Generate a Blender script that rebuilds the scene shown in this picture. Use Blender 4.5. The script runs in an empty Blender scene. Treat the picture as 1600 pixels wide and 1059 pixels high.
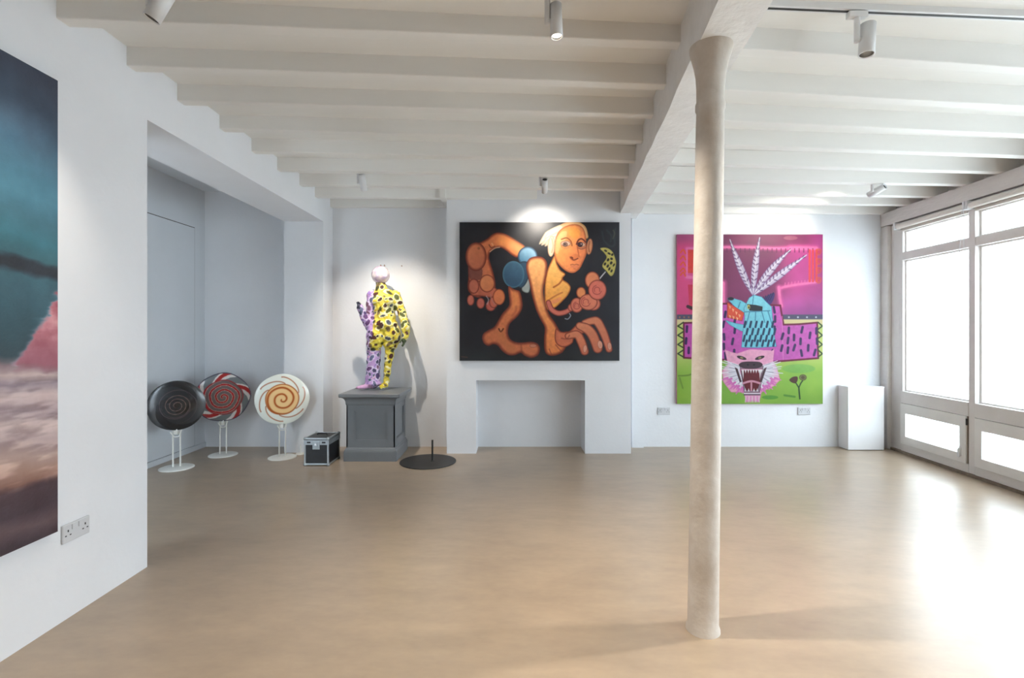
import bpy, bmesh, math, random
import numpy as np
from mathutils import Vector, Matrix

random.seed(7)
rng = np.random.default_rng(7)
SC = bpy.context.scene
COL = SC.collection

# ------------------------------------------------------------------ camera
F = 770.0                 # focal length in pixels of the 1600 px wide frame
CX, CY, H = 800.0, 516.0, 1.35
cam = bpy.data.cameras.new('camera')
cam.sensor_fit = 'HORIZONTAL'; cam.sensor_width = 36.0
cam.lens = F / 1600.0 * 36.0
cam.shift_x = 0.0
cam.shift_y = -(529.5 - CY) / 1600.0
cam.clip_start = 0.02
camo = bpy.data.objects.new('camera', cam); COL.objects.link(camo)
camo.location = (0, 0, H); camo.rotation_euler = (math.pi / 2, 0, 0)
SC.camera = camo

# ------------------------------------------------------------------ world and exposure
world = bpy.data.worlds.new('daylight'); SC.world = world; world.use_nodes = True
bg = world.node_tree.nodes['Background']
bg.inputs['Color'].default_value = (0.78, 0.89, 1.0, 1); bg.inputs['Strength'].default_value = 7.8
SC.view_settings.view_transform = 'Standard'; SC.view_settings.look = 'None'
SC.view_settings.gamma = 1.0; SC.view_settings.use_curve_mapping = False
SC.view_settings.exposure = 0.44
SC.cycles.diffuse_bounces = 4; SC.cycles.max_bounces = 6; SC.cycles.glossy_bounces = 3; SC.cycles.transparent_max_bounces = 8
SC.cycles.use_adaptive_sampling = True; SC.cycles.adaptive_threshold = 0.035
SC.cycles.sample_clamp_indirect = 6.0

# sky portals: they emit nothing, they only tell the sampler where the sky light enters (the window wall, the niche light)
def portal(name, loc, rot, w, h):
    li = bpy.data.lights.new(name, 'AREA'); li.shape = 'RECTANGLE'; li.size = w; li.size_y = h; li.cycles.is_portal = True
    o = bpy.data.objects.new(name, li); COL.objects.link(o); o.location = loc; o.rotation_euler = rot
portal('sky_portal', (3.93 + 0.0667 * 2.15 + 0.16, 2.15, 1.3), (math.pi / 2, 0, math.pi / 2 - math.atan(0.0667)), 6.9, 2.55)
portal('sky_portal_niche', (-3.02, 2.33, 1.1), (math.pi / 2, 0, math.pi), 0.6, 2.2)

# ------------------------------------------------------------------ helpers
def P(px, py, Y):
    """pixel of the 1600x1059 photograph at depth Y -> point"""
    return Vector(((px - CX) / F * Y, Y, H - (py - CY) / F * Y))

def s2l(c):
    c = np.asarray(c, dtype=np.float64) / 255.0
    return np.where(c <= 0.04045, c / 12.92, ((c + 0.055) / 1.055) ** 2.4)

def col(r, g, b):
    return tuple(float(v) for v in s2l((r, g, b)))

class MB:
    def __init__(s): s.v = []; s.f = []; s.sm = []
    def add(s, vs, fs, smooth=False):
        o = len(s.v); s.v += [tuple(v) for v in vs]
        s.f += [tuple(o + i for i in f) for f in fs]; s.sm += [smooth] * len(fs); return s
    def box(s, x0, x1, y0, y1, z0, z1):
        v = [(x0,y0,z0),(x1,y0,z0),(x1,y1,z0),(x0,y1,z0),(x0,y0,z1),(x1,y0,z1),(x1,y1,z1),(x0,y1,z1)]
        return s.hexa(v)
    def hexa(s, v):
        return s.add(v, [(0,3,2,1),(4,5,6,7),(0,1,5,4),(1,2,6,5),(2,3,7,6),(3,0,4,7)])
    def bbox(s, x0, x1, y0, y1, z0, z1, b=0.004):
        """bevelled box"""
        bm = bmesh.new(); bmesh.ops.create_cube(bm, size=1)
        for v in bm.verts:
            v.co = Vector((x0 + (v.co.x + .5) * (x1 - x0), y0 + (v.co.y + .5) * (y1 - y0), z0 + (v.co.z + .5) * (z1 - z0)))
        bmesh.ops.bevel(bm, geom=bm.edges[:], offset=b, segments=2, profile=0.5, affect='EDGES')
        bm.verts.index_update()
        s.add([v.co[:] for v in bm.verts], [[v.index for v in f.verts] for f in bm.faces]); bm.free(); return s
    def tube(s, p0, p1, r0, r1=None, n=16, caps=True):
        p0 = Vector(p0); p1 = Vector(p1); r1 = r0 if r1 is None else r1
        d = (p1 - p0).normalized(); a = d.orthogonal().normalized(); b = d.cross(a)
        vs = []
        for p, r in ((p0, r0), (p1, r1)):
            for i in range(n):
                t = 2 * math.pi * i / n
                vs.append(p + (a * math.cos(t) + b * math.sin(t)) * r)
        s.add(vs, [(i, (i + 1) % n, n + (i + 1) % n, n + i) for i in range(n)], True)
        if caps: s.add(vs, [tuple(range(n))[::-1], tuple(range(n, 2 * n))])
        return s
    def path(s, pts, r, n=8):
        """bent tube through points with shared rings"""
        pts = [Vector(p) for p in pts]; vs = []; prev = None
        for k, p in enumerate(pts):
            d = (pts[min(k + 1, len(pts) - 1)] - pts[max(k - 1, 0)]).normalized()
            if prev is None: a = d.orthogonal().normalized()
            else: a = (prev - d * prev.dot(d)).normalized()
            prev = a; b = d.cross(a)
            rr = r[k] if isinstance(r, (list, tuple)) else r
            for i in range(n):
                t = 2 * math.pi * i / n; vs.append(p + (a * math.cos(t) + b * math.sin(t)) * rr)
        fs = []
        for k in range(len(pts) - 1):
            for i in range(n):
                fs.append((k*n+i, k*n+(i+1)%n, (k+1)*n+(i+1)%n, (k+1)*n+i))
        s.add(vs, fs, True)
        m = len(pts) - 1
        s.add(vs, [tuple(range(n))[::-1], tuple(range(m*n, m*n+n))]); return s
    def lathe(s, prof, n=32, origin=(0,0,0), shear=(0,0), caps=True):
        """prof: (r, z) from bottom to top"""
        vs = []
        for r, z in prof:
            for i in range(n):
                t = 2 * math.pi * i / n
                vs.append((origin[0] + r*math.cos(t) + shear[0]*z, origin[1] + r*math.sin(t) + shear[1]*z, origin[2] + z))
        fs = []
        for k in range(len(prof) - 1):
            for i in range(n): fs.append((k*n+i, k*n+(i+1)%n, (k+1)*n+(i+1)%n, (k+1)*n+i))
        s.add(vs, fs, True)
        if caps:
            m = len(prof) - 1
            s.add(vs, [tuple(range(n))[::-1], tuple(range(m*n, m*n+n))])
        return s
    def ball(s, c, r, sc=(1,1,1), n=20):
        prof = [(max(1e-4, r*math.sin(math.pi*k/n)), -r*math.cos(math.pi*k/n)) for k in range(n+1)]
        o = len(s.v); s.lathe(prof, n*2, (0,0,0))
        for i in range(o, len(s.v)):
            x, y, z = s.v[i]; s.v[i] = (c[0]+x*sc[0], c[1]+y*sc[1], c[2]+z*sc[2])
        return s
    def build(s, name, m, parent=None, loc=None, rot=None):
        me = bpy.data.meshes.new(name); me.from_pydata(s.v, [], s.f)
        me.polygons.foreach_set('use_smooth', s.sm)
        me.validate(); me.update()
        return link(name, me, m, parent, loc, rot)

def link(name, me, m, parent=None, loc=None, rot=None):
    o = bpy.data.objects.new(name, me); COL.objects.link(o)
    if m is not None and not me.materials: me.materials.append(m)
    if parent is not None: o.parent = parent
    if loc is not None: o.location = loc
    if rot is not None: o.rotation_euler = rot
    return o

def tag(o, label=None, cat=None, group=None, kind=None):
    if label: o['label'] = label
    if cat: o['category'] = cat
    if group: o['group'] = group
    if kind: o['kind'] = kind
    return o

def thing(name, label, cat, loc=(0,0,0), rotz=0.0, group=None):
    o = bpy.data.objects.new(name, None); COL.objects.link(o); o.empty_display_size = 0.1
    o.location = loc; o.rotation_euler = (0, 0, rotz)
    return tag(o, label, cat, group)

def struct(o, label=None):
    o['kind'] = 'structure'
    if label: o['label'] = label
    return o

def mat(name, c, rough=0.5, metal=0.0, var=0.04, scale=6.0, bump=0.0, bscale=60.0, stretch=None, spec=0.5, c2=None, coat=0.0):
    """principled material with procedural colour mottling and fine relief"""
    m = bpy.data.materials.new(name); m.use_nodes = True
    nt = m.node_tree; b = nt.nodes['Principled BSDF']
    b.inputs['Roughness'].default_value = rough; b.inputs['Metallic'].default_value = metal
    b.inputs['Specular IOR Level'].default_value = spec
    b.inputs['Coat Weight'].default_value = coat; b.inputs['Coat Roughness'].default_value = 0.12
    tc = nt.nodes.new('ShaderNodeTexCoord'); src = tc.outputs['Object']
    if stretch:
        mp = nt.nodes.new('ShaderNodeMapping'); mp.inputs['Scale'].default_value = stretch
        nt.links.new(src, mp.inputs['Vector']); src = mp.outputs['Vector']
    n = nt.nodes.new('ShaderNodeTexNoise'); n.inputs['Scale'].default_value = scale
    n.inputs['Detail'].default_value = 5.0; n.inputs['Roughness'].default_value = 0.6
    nt.links.new(src, n.inputs['Vector'])
    r = nt.nodes.new('ShaderNodeValToRGB')
    a = [min(1, v * (1 + var)) for v in c]; d = [v * (1 - var) for v in c] if c2 is None else c2
    r.color_ramp.elements[0].position = 0.3; r.color_ramp.elements[1].position = 0.7
    r.color_ramp.elements[0].color = (*d, 1); r.color_ramp.elements[1].color = (*a, 1)
    nt.links.new(n.outputs['Fac'], r.inputs['Fac']); nt.links.new(r.outputs['Color'], b.inputs['Base Color'])
    if bump > 0:
        n2 = nt.nodes.new('ShaderNodeTexNoise'); n2.inputs['Scale'].default_value = bscale; n2.inputs['Detail'].default_value = 4
        nt.links.new(src, n2.inputs['Vector'])
        bp = nt.nodes.new('ShaderNodeBump'); bp.inputs['Strength'].default_value = bump; bp.inputs['Distance'].default_value = 0.01
        nt.links.new(n2.outputs['Fac'], bp.inputs['Height']); nt.links.new(bp.outputs['Normal'], b.inputs['Normal'])
    return m

def mat_attr(name, rough=0.5, spec=0.5, bump=0.0, bscale=200.0, coat=0.0, metal=0.0):
    """principled material coloured by the mesh's painted colour attribute"""
    m = bpy.data.materials.new(name); m.use_nodes = True
    nt = m.node_tree; b = nt.nodes['Principled BSDF']
    b.inputs['Roughness'].default_value = rough; b.inputs['Specular IOR Level'].default_value = spec
    b.inputs['Coat Weight'].default_value = coat; b.inputs['Coat Roughness'].default_value = 0.15
    b.inputs['Metallic'].default_value = metal
    a = nt.nodes.new('ShaderNodeAttribute'); a.attribute_name = 'paint'
    nt.links.new(a.outputs['Color'], b.inputs['Base Color'])
    if bump > 0:
        tc = nt.nodes.new('ShaderNodeTexCoord')
        n2 = nt.nodes.new('ShaderNodeTexNoise'); n2.inputs['Scale'].default_value = bscale; n2.inputs['Detail'].default_value = 3
        nt.links.new(tc.outputs['Object'], n2.inputs['Vector'])
        bp = nt.nodes.new('ShaderNodeBump'); bp.inputs['Strength'].default_value = bump; bp.inputs['Distance'].default_value = 0.003
        nt.links.new(n2.outputs['Fac'], bp.inputs['Height']); nt.links.new(bp.outputs['Normal'], b.inputs['Normal'])
    return m

def set_paint(me, rgb_srgb):
    """rgb in 0..255 sRGB per vertex"""
    lin = s2l(np.clip(rgb_srgb, 0, 255))
    a = me.color_attributes.new('paint', 'FLOAT_COLOR', 'POINT')
    buf = np.ones((len(me.vertices), 4), dtype=np.float32); buf[:, :3] = lin
    a.data.foreach_set('color', buf.ravel())

def grid_mesh(name, pos):
    """pos: (rows, cols, 3) array -> quad grid mesh"""
    R, C = pos.shape[:2]; me = bpy.data.meshes.new(name)
    idx = np.arange(R * C).reshape(R, C)
    q = np.stack([idx[:-1, :-1], idx[1:, :-1], idx[1:, 1:], idx[:-1, 1:]], -1).reshape(-1, 4)
    me.vertices.add(R * C); me.vertices.foreach_set('co', pos.astype(np.float32).ravel())
    me.loops.add(q.size); me.loops.foreach_set('vertex_index', q.astype(np.int32).ravel())
    me.polygons.add(len(q)); me.polygons.foreach_set('loop_start', np.arange(0, q.size, 4, dtype=np.int32))
    me.update(calc_edges=True); me.validate(); return me

# ------------------------------------------------------------------ materials
M = {}
M['wall']   = mat('white_wall_paint', col(230, 231, 234), 0.62, var=0.02, scale=2.5, bump=0.12, bscale=35)
M['joist']  = mat('ceiling_paint', col(238, 236, 232), 0.6, var=0.02, scale=4, bump=0.06, bscale=30, stretch=(0.3, 2, 2))
M['beam']   = mat('rough_beam_paint', col(236, 235, 234), 0.62, var=0.05, scale=7, bump=0.6, bscale=22)
M['column'] = mat('column_paint', col(213, 206, 198), 0.55, var=0.06, scale=5, bump=0.35, bscale=28, c2=col(192, 180, 167))
M['frame']  = mat('window_frame_paint', col(224, 218, 214), 0.5, var=0.04, scale=5, bump=0.15, bscale=40)
M['lintel'] = mat('lintel_paint', col(220, 214, 210), 0.6, var=0.06, scale=4, bump=0.5, bscale=24, stretch=(2, 0.4, 2))
M['sash']   = mat('casement_paint', col(232, 228, 224), 0.45, var=0.04, scale=5)
M['brown_grey']  = mat('brown_grey_strip', col(132, 116, 102), 0.8, var=0.2, scale=14)  # brown-grey strips: kerb under the windows and gap beside each casement
M['dark']   = mat('dark_gap', col(58, 48, 42), 0.8, var=0.15, scale=12)
M['niche']  = mat('niche_shaded_paint', col(214, 217, 221), 0.6, var=0.02, scale=2.5, bump=0.1, bscale=35)  # wall white toned greyer, the niche's shade put into the colour
M['metalw'] = mat('white_enamel', col(226, 226, 227), 0.35, var=0.02, scale=8)
M['white']  = mat('matt_white_board', col(240, 240, 241), 0.5, var=0.015, scale=5)
M['black']  = mat('black_steel', col(40, 38, 37), 0.5, var=0.15, scale=10)
M['chrome'] = mat('reflector', col(200, 200, 200), 0.15, 1.0, var=0.02)
M['plate']  = mat('socket_plastic', col(205, 206, 209), 0.3, var=0.02)
M['hole']   = mat('socket_hole', col(45, 45, 48), 0.6)
M['grey']   = mat('grey_plinth_paint', col(116, 119, 123), 0.42, var=0.04, scale=6, bump=0.08, bscale=50)
M['casebk'] = mat('case_laminate', col(28, 29, 33), 0.35, var=0.2, scale=30)
M['alu']    = mat('brushed_aluminium', col(172, 178, 182), 0.32, 0.75, var=0.08, scale=20)
M['canvas'] = mat('canvas_edge', col(45, 42, 42), 0.7, var=0.1, scale=20)
M['canvasw']= mat('canvas_edge_pink', col(185, 120, 140), 0.7, var=0.1, scale=20)
M['canvasb']= mat('canvas_edge_blue', col(48, 52, 62), 0.7, var=0.1, scale=20)
M['stand']  = mat('white_stand', col(234, 233, 226), 0.4, var=0.02)
M['nail']   = mat('screw_metal', col(150, 120, 105), 0.5, 0.5)
M['blind']  = mat('blind_fabric', col(222, 216, 208), 0.7, var=0.03, scale=10)
M['pave']   = mat('outside_paving', col(190, 190, 180), 0.8, var=0.08, scale=1.5)
M['paint']  = mat_attr('oil_paint', 0.36, 0.5, bump=0.35, bscale=160)
M['paint2'] = mat_attr('acrylic_paint', 0.45, 0.22, bump=0.25, bscale=120)
M['paint3'] = mat_attr('thick_oil_paint', 0.42, 0.5, bump=0.5, bscale=70)
M['candy']  = mat_attr('glossy_resin', 0.22, 0.5, coat=0.6)
M['cloth']  = mat_attr('printed_cotton', 0.6, 0.35, bump=0.25, bscale=240)

def floor_material():
    m = bpy.data.materials.new('polished_resin_floor'); m.use_nodes = True
    nt = m.node_tree; b = nt.nodes['Principled BSDF']; L = nt.links.new
    tc = nt.nodes.new('ShaderNodeTexCoord')
    def noise(scale, det, st, rot=0.0):
        mp = nt.nodes.new('ShaderNodeMapping'); mp.inputs['Scale'].default_value = st; mp.inputs['Rotation'].default_value = (0, 0, rot)
        L(tc.outputs['Object'], mp.inputs['Vector'])
        n = nt.nodes.new('ShaderNodeTexNoise'); n.inputs['Scale'].default_value = scale; n.inputs['Detail'].default_value = det
        n.inputs['Roughness'].default_value = 0.62; 
        L(mp.outputs['Vector'], n.inputs['Vector']); return n.outputs['Fac']
    big = noise(0.9, 4, (1, 1, 1)); trowel = noise(3.2, 3, (1, 2.6, 1), 0.5); fine = noise(16, 3, (1, 1.6, 1), 0.3)
    r = nt.nodes.new('ShaderNodeValToRGB'); e = r.color_ramp.elements
    e[0].position = 0.34; e[1].position = 0.64
    e[0].color = (*FLOOR_A, 1); e[1].color = (*FLOOR_B, 1)
    mx = nt.nodes.new('ShaderNodeMath'); mx.operation = 'MULTIPLY_ADD'; mx.inputs[1].default_value = 0.45
    a2 = nt.nodes.new('ShaderNodeMath'); a2.operation = 'MULTIPLY_ADD'; a2.inputs[1].default_value = 0.4
    a3 = nt.nodes.new('ShaderNodeMath'); a3.operation = 'MULTIPLY'; a3.inputs[1].default_value = 0.15
    L(fine, a3.inputs[0]); L(trowel, a2.inputs[0]); L(a3.outputs[0], a2.inputs[2]); L(big, mx.inputs[0]); L(a2.outputs[0], mx.inputs[2])
    L(mx.outputs[0], r.inputs['Fac']); L(r.outputs['Color'], b.inputs['Base Color'])
    b.inputs['Roughness'].default_value = 0.31
    b.inputs['Specular IOR Level'].default_value = 0.8
    return m
FLOOR_A = col(152, 134, 115); FLOOR_B = col(175, 155, 132)
M['floor'] = floor_material()

def pane_material():
    m = bpy.data.materials.new('frosted_glazing'); m.use_nodes = True
    nt = m.node_tree; nt.nodes.remove(nt.nodes['Principled BSDF']); out = nt.nodes['Material Output']
    tr = nt.nodes.new('ShaderNodeBsdfTransparent'); tl = nt.nodes.new('ShaderNodeBsdfTranslucent')
    gl = nt.nodes.new('ShaderNodeBsdfGlossy'); gl.inputs['Roughness'].default_value = 0.08
    tr.inputs['Color'].default_value = (0.97, 0.99, 0.99, 1); tl.inputs['Color'].default_value = (0.95, 0.98, 1, 1)
    tc = nt.nodes.new('ShaderNodeTexCoord'); n = nt.nodes.new('ShaderNodeTexNoise'); n.inputs['Scale'].default_value = 3
    nt.links.new(tc.outputs['Object'], n.inputs['Vector'])
    mr = nt.nodes.new('ShaderNodeMapRange'); mr.inputs['To Min'].default_value = 0.25; mr.inputs['To Max'].default_value = 0.4
    nt.links.new(n.outputs['Fac'], mr.inputs['Value'])
    m1 = nt.nodes.new('ShaderNodeMixShader'); nt.links.new(mr.outputs['Result'], m1.inputs['Fac'])
    nt.links.new(tr.outputs[0], m1.inputs[1]); nt.links.new(tl.outputs[0], m1.inputs[2])
    m2 = nt.nodes.new('ShaderNodeMixShader'); m2.inputs['Fac'].default_value = 0.04
    nt.links.new(m1.outputs[0], m2.inputs[1]); nt.links.new(gl.outputs[0], m2.inputs[2])
    nt.links.new(m2.outputs[0], out.inputs['Surface']); return m
M['pane'] = pane_material()

def lamp_material(c, s):
    m = bpy.data.materials.new('lamp_lens'); m.use_nodes = True
    b = m.node_tree.nodes['Principled BSDF']; b.inputs['Base Color'].default_value = (*c, 1)
    b.inputs['Emission Color'].default_value = (*c, 1); b.inputs['Emission Strength'].default_value = s
    return m
M['lamp'] = lamp_material((1.0, 0.9, 0.74), 6.0)

# ------------------------------------------------------------------ room shell
XL = -2.083           # face of the left wall
YB = 5.72             # back wall
YR = -6.5             # wall behind the viewer
ZT = 3.1              # top of walls
def wx(s): return 3.93 + 0.0667 * s      # face line of the window wall
WA = -math.atan(0.0667)

struct(MB().box(-3.9, 4.7, YR - 0.2, YB + 0.2, -0.12, 0.0).build('floor', M['floor']), 'polished warm beige resin floor')
# back wall with slightly proud pier beside the chimney breast
struct(MB().box(-3.9, 4.7, YB, YB + 0.2, 0, ZT).build('wall_back', M['wall']), 'white painted back wall')
struct(MB().box(1.38, 1.515, YB - 0.05, YB + 0.01, 0, ZT).build('trim_pier', M['wall']), 'narrow white pier beside chimney breast')
# chimney breast with a square fireplace opening
cb = MB(); YC = 5.40
cb.box(-0.715, -0.393, YC, YB + 0.01, 0, ZT); cb.box(0.80, 1.304, YC, YB + 0.01, 0, ZT); cb.box(-0.393, 0.80, YC, YB + 0.01, 0.803, ZT)
struct(cb.build('wall_chimney', M['wall']), 'white chimney breast with open square fireplace')
# left wall, its wide opening and the niche behind
lw = MB(); T = 0.432; YJ = 2.814; YP = 5.44; ZS = 2.552
lw.box(XL - T, XL, YR, YJ, 0, ZT)
lw.box(XL - T, XL, YP, YB + 0.01, 0, ZT)
lw.box(XL - T, XL, YJ, YP, ZS, ZT)
struct(lw.build('wall_left', M['wall']), 'white left wall with a wide square opening')
XN = -3.567
nb = MB()
nb.box(XN - 0.15, XN, YJ - 0.3, YB + 0.01, 0, ZT)
for a_, b_, c_, d_ in ((XN - 0.15, -3.30, 0, ZT), (-2.74, XL - T + 0.01, 0, ZT), (-3.30, -2.74, 0, 0.08), (-3.30, -2.74, 2.15, ZT)):
    nb.box(a_, b_, YJ - 0.45, YJ - 0.3, c_, d_)
nb.box(XN - 0.15, XL - T + 0.01, YJ - 0.3, YB + 0.01, 2.96, ZT)
struct(nb.build('wall_niche', M['niche']), 'shade-toned white walls of the side niche')
nw = thing('window_niche', None, None, (-3.02, YJ - 0.37, 0.08)); struct(nw, 'narrow glazed light at the near end of the niche')
m = MB()
for a_ in ((-.28, -.24, 0, 2.07), (.24, .28, 0, 2.07), (-.24, .24, 0, .05), (-.24, .24, 2.02, 2.07)): m.box(a_[0], a_[1], -.03, .03, a_[2], a_[3])
m.build('frame', M['frame'], nw); MB().box(-.24, .24, -.004, .004, .05, 2.02).build('pane', M['pane'], nw)
# flush door in the niche wall with its shadow gap
dr = thing('door_1', None, None, (XN, 4.4, 0)); struct(dr, 'flush white door in the niche wall')
MB().box(-0.01, 0.0015, -0.30, 1.138, 0.05, 2.505).build('shadow_gap', M['dark'], dr)
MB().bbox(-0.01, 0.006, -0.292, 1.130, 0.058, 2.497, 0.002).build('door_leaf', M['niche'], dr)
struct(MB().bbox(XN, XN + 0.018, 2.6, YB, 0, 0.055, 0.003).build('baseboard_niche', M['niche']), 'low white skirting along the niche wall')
# wall behind the viewer
struct(MB().box(-3.9, 4.7, YR - 0.2, YR, 0, ZT).build('wall_rear', M['wall']), 'white wall behind the viewer')

# ------------------------------------------------------------------ ceiling, beam and joists
XB0, SB, BW = 0.5923, 0.11, 0.212         # left edge of beam: X = XB0 + SB*Y
ZBEAM = 2.633
def bl(y): return XB0 + SB * y
ce = MB()
def cz(x): return 2.885 + (x - XL) / (1.05 - XL) * 0.045 if x < 1.05 else 2.93 - (x - 1.05) * 0.036
for xa, xb in ((XL - T, 1.05), (1.05, 4.7)):
    ce.hexa([(xa, YR-.2, cz(xa)), (xb, YR-.2, cz(xb)), (xb, YB+.2, cz(xb)), (xa, YB+.2, cz(xa)),
             (xa, YR-.2, 3.2), (xb, YR-.2, 3.2), (xb, YB+.2, 3.2), (xa, YB+.2, 3.2)])
ceil = struct(ce.build('ceiling', M['joist']), 'white boarded ceiling with exposed joists')

# main beam, edges slightly wavering
bm_ = MB(); NB = 60; vs = []
for k in range(NB + 1):
    y = YR + (5.66 - YR) * k / NB
    j = lambda a: random.uniform(-a, a)
    vs += [(bl(y) + j(.004), y, ZBEAM + j(.004)), (bl(y) + BW + j(.004), y, ZBEAM + j(.004)),
           (bl(y) + BW, y, 2.96), (bl(y), y, 2.96)]
fs = [(0,1,2,3), tuple(NB*4 + i for i in (3,2,1,0))]
for k in range(NB):
    for i in range(4): fs.append((k*4+i, (k+1)*4+i, (k+1)*4+(i+1)%4, k*4+(i+1)%4))
bm_.add(vs, fs); bm_.build('ceiling_beam', M['beam'], ceil)

JW = 0.072
def joist(a, b, top=0.13):
    """a, b: front bottom edge end points"""
    a = Vector(a); b = Vector(b); w = Vector((0, JW, 0)); u = Vector((0, 0, top))
    m = MB(); m.hexa([a, b, b + w, a + w, a + u, b + u, b + w + u, a + w + u])
    o = m.build('joist', M['joist'], ceil)
    bv = o.modifiers.new('bevel', 'BEVEL'); bv.width = 0.005; bv.segments = 2
    return o
JL = [(88,28),(198,102),(277,157),(343,200.5),(393,236),(433,265),(467.5,288.5),(492,307)]
JB = [(1064,66),(1040.6,132),(1021,179),(1005,219.6),(993,251),(983,275.5),(975,296),(968,313)]
left_pts = []
for (a, c) in zip(JL, JB):
    Yl = F * (-XL) / (CX - a[0]); Zl = H + (CY - a[1]) / F * Yl
    q = (c[0] - CX) / F; Yr = XB0 / (q - SB); Zr = H + (CY - c[1]) / F * Yr
    left_pts.append((Vector((XL, Yl, Zl)), Vector((bl(Yr), Yr, Zr))))
for k in range(1, 16):
    a, b = left_pts[0]; left_pts.append((Vector((XL, a.y - .415*k, a.z)), Vector((bl(b.y - .415*k), b.y - .415*k, b.z))))
for a, b in left_pts:
    d = b - a
    joist(a - d * 0.03, b + d * 0.035)
# last joist, against the alcove wall, and the trimmer that carries its end at the chimney breast
joist((XL - .05, YB - 0.075, 2.764), (-0.70, YB - 0.075, 2.768))
tm = MB(); tm.box(-0.775, -0.712, 5.27, YB, 2.70 + .07, 2.93); tm.build('trimmer', M['joist'], ceil)

KL = [(2.55,1.46),(2.97,1.456),(3.39,1.453),(3.81,1.45),(4.23,1.443),(4.65,1.427),(5.07,1.4255),(5.47,1.425)]
KR = [2.70,3.07,3.44,3.81,4.18,4.533,4.937,5.264]
right_pts = []
for (y, z), yr in zip(KL, KR):
    right_pts.append((Vector((1.17, y, H + z)), Vector((4.22, yr, H + 1.342))))
for k in range(1, 16):
    a, b = right_pts[0]; right_pts.append((a - Vector((0, .415*k + .10, 0)), b - Vector((.03*k, .415*k + .12, 0))))
for a, b in right_pts:
    d = (b - a) / (b.x - a.x)
    x0 = bl(a.y) + BW * 0.6
    joist(a + d * (x0 - a.x), a + d * (4.5 - a.x))
joist((1.32, 5.642, H + 1.348), (4.4, 5.642, H + 1.338))

# ------------------------------------------------------------------ cast-iron column
ZC = ZBEAM; cprof = [(0.074, 0), (0.073, 0.012), (0.067, 0.03), (0.0655, 0.3), (0.064, 1.2), (0.061, 2.2), (0.0595, 2.34), (0.0645, 2.352), (0.0645, 2.378), (0.060, 2.39),
         (0.061, 2.45), (0.066, 2.51), (0.076, 2.56), (0.088, 2.60), (0.094, 2.625), (0.094, ZC + 0.004)]
colo = thing('column', 'slim off-white cast-iron column standing on the open floor under the beam', 'column', (0.862, 2.226, 0))
MB().lathe(cprof, 40, (0,0,0), (0.0165, 0.006)).build('shaft', M['column'], colo)

# ------------------------------------------------------------------ window wall
struct(MB().hexa([(wx(YR)-.035, YR, 2.535), (wx(YR)+.25, YR, 2.535), (wx(YB)+.25, YB, 2.545), (wx(YB)-.035, YB, 2.545),
                  (wx(YR)-.035, YR, 2.692), (wx(YR)+.25, YR, 2.692), (wx(YB)+.25, YB, 2.692), (wx(YB)-.035, YB, 2.692)]).build('trim_lintel', M['lintel']),
       'rough painted timber lintel along the window wall')
struct(MB().hexa([(wx(YR)+.10, YR, 2.69), (wx(YR)+.30, YR, 2.69), (wx(YB)+.30, YB, 2.69), (wx(YB)+.10, YB, 2.69),
                  (wx(YR)+.10, YR, ZT), (wx(YR)+.30, YR, ZT), (wx(YB)+.30, YB, ZT), (wx(YB)+.10, YB, ZT)]).build('wall_right', M['lintel']),
       'painted wall above the timber lintel')
def wframe(name, s):
    """empty with local y along the window wall and local x towards the outside"""
    o = bpy.data.objects.new(name, None); COL.objects.link(o); o.location = (wx(s), s, 0); o.rotation_euler = (0, 0, WA); return o
cp = wframe('trim_post', 5.60); struct(cp, 'painted corner post beside the windows')
MB().bbox(-0.03, 0.22, 0.01, 0.14, 0, 2.54, 0.006).build('post', M['lintel'], cp)
MB().bbox(0.015, 0.20, -0.165, 0.015, 0, 2.54, 0.004).build('reveal', M['frame'], cp)
bb = wframe('baseboard_right', 0); struct(bb, 'low brown-grey kerb under the window wall')
MB().box(-0.012, 0.2, YR, 5.6, 0, 0.028).build('kerb', M['brown_grey'], bb)

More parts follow.
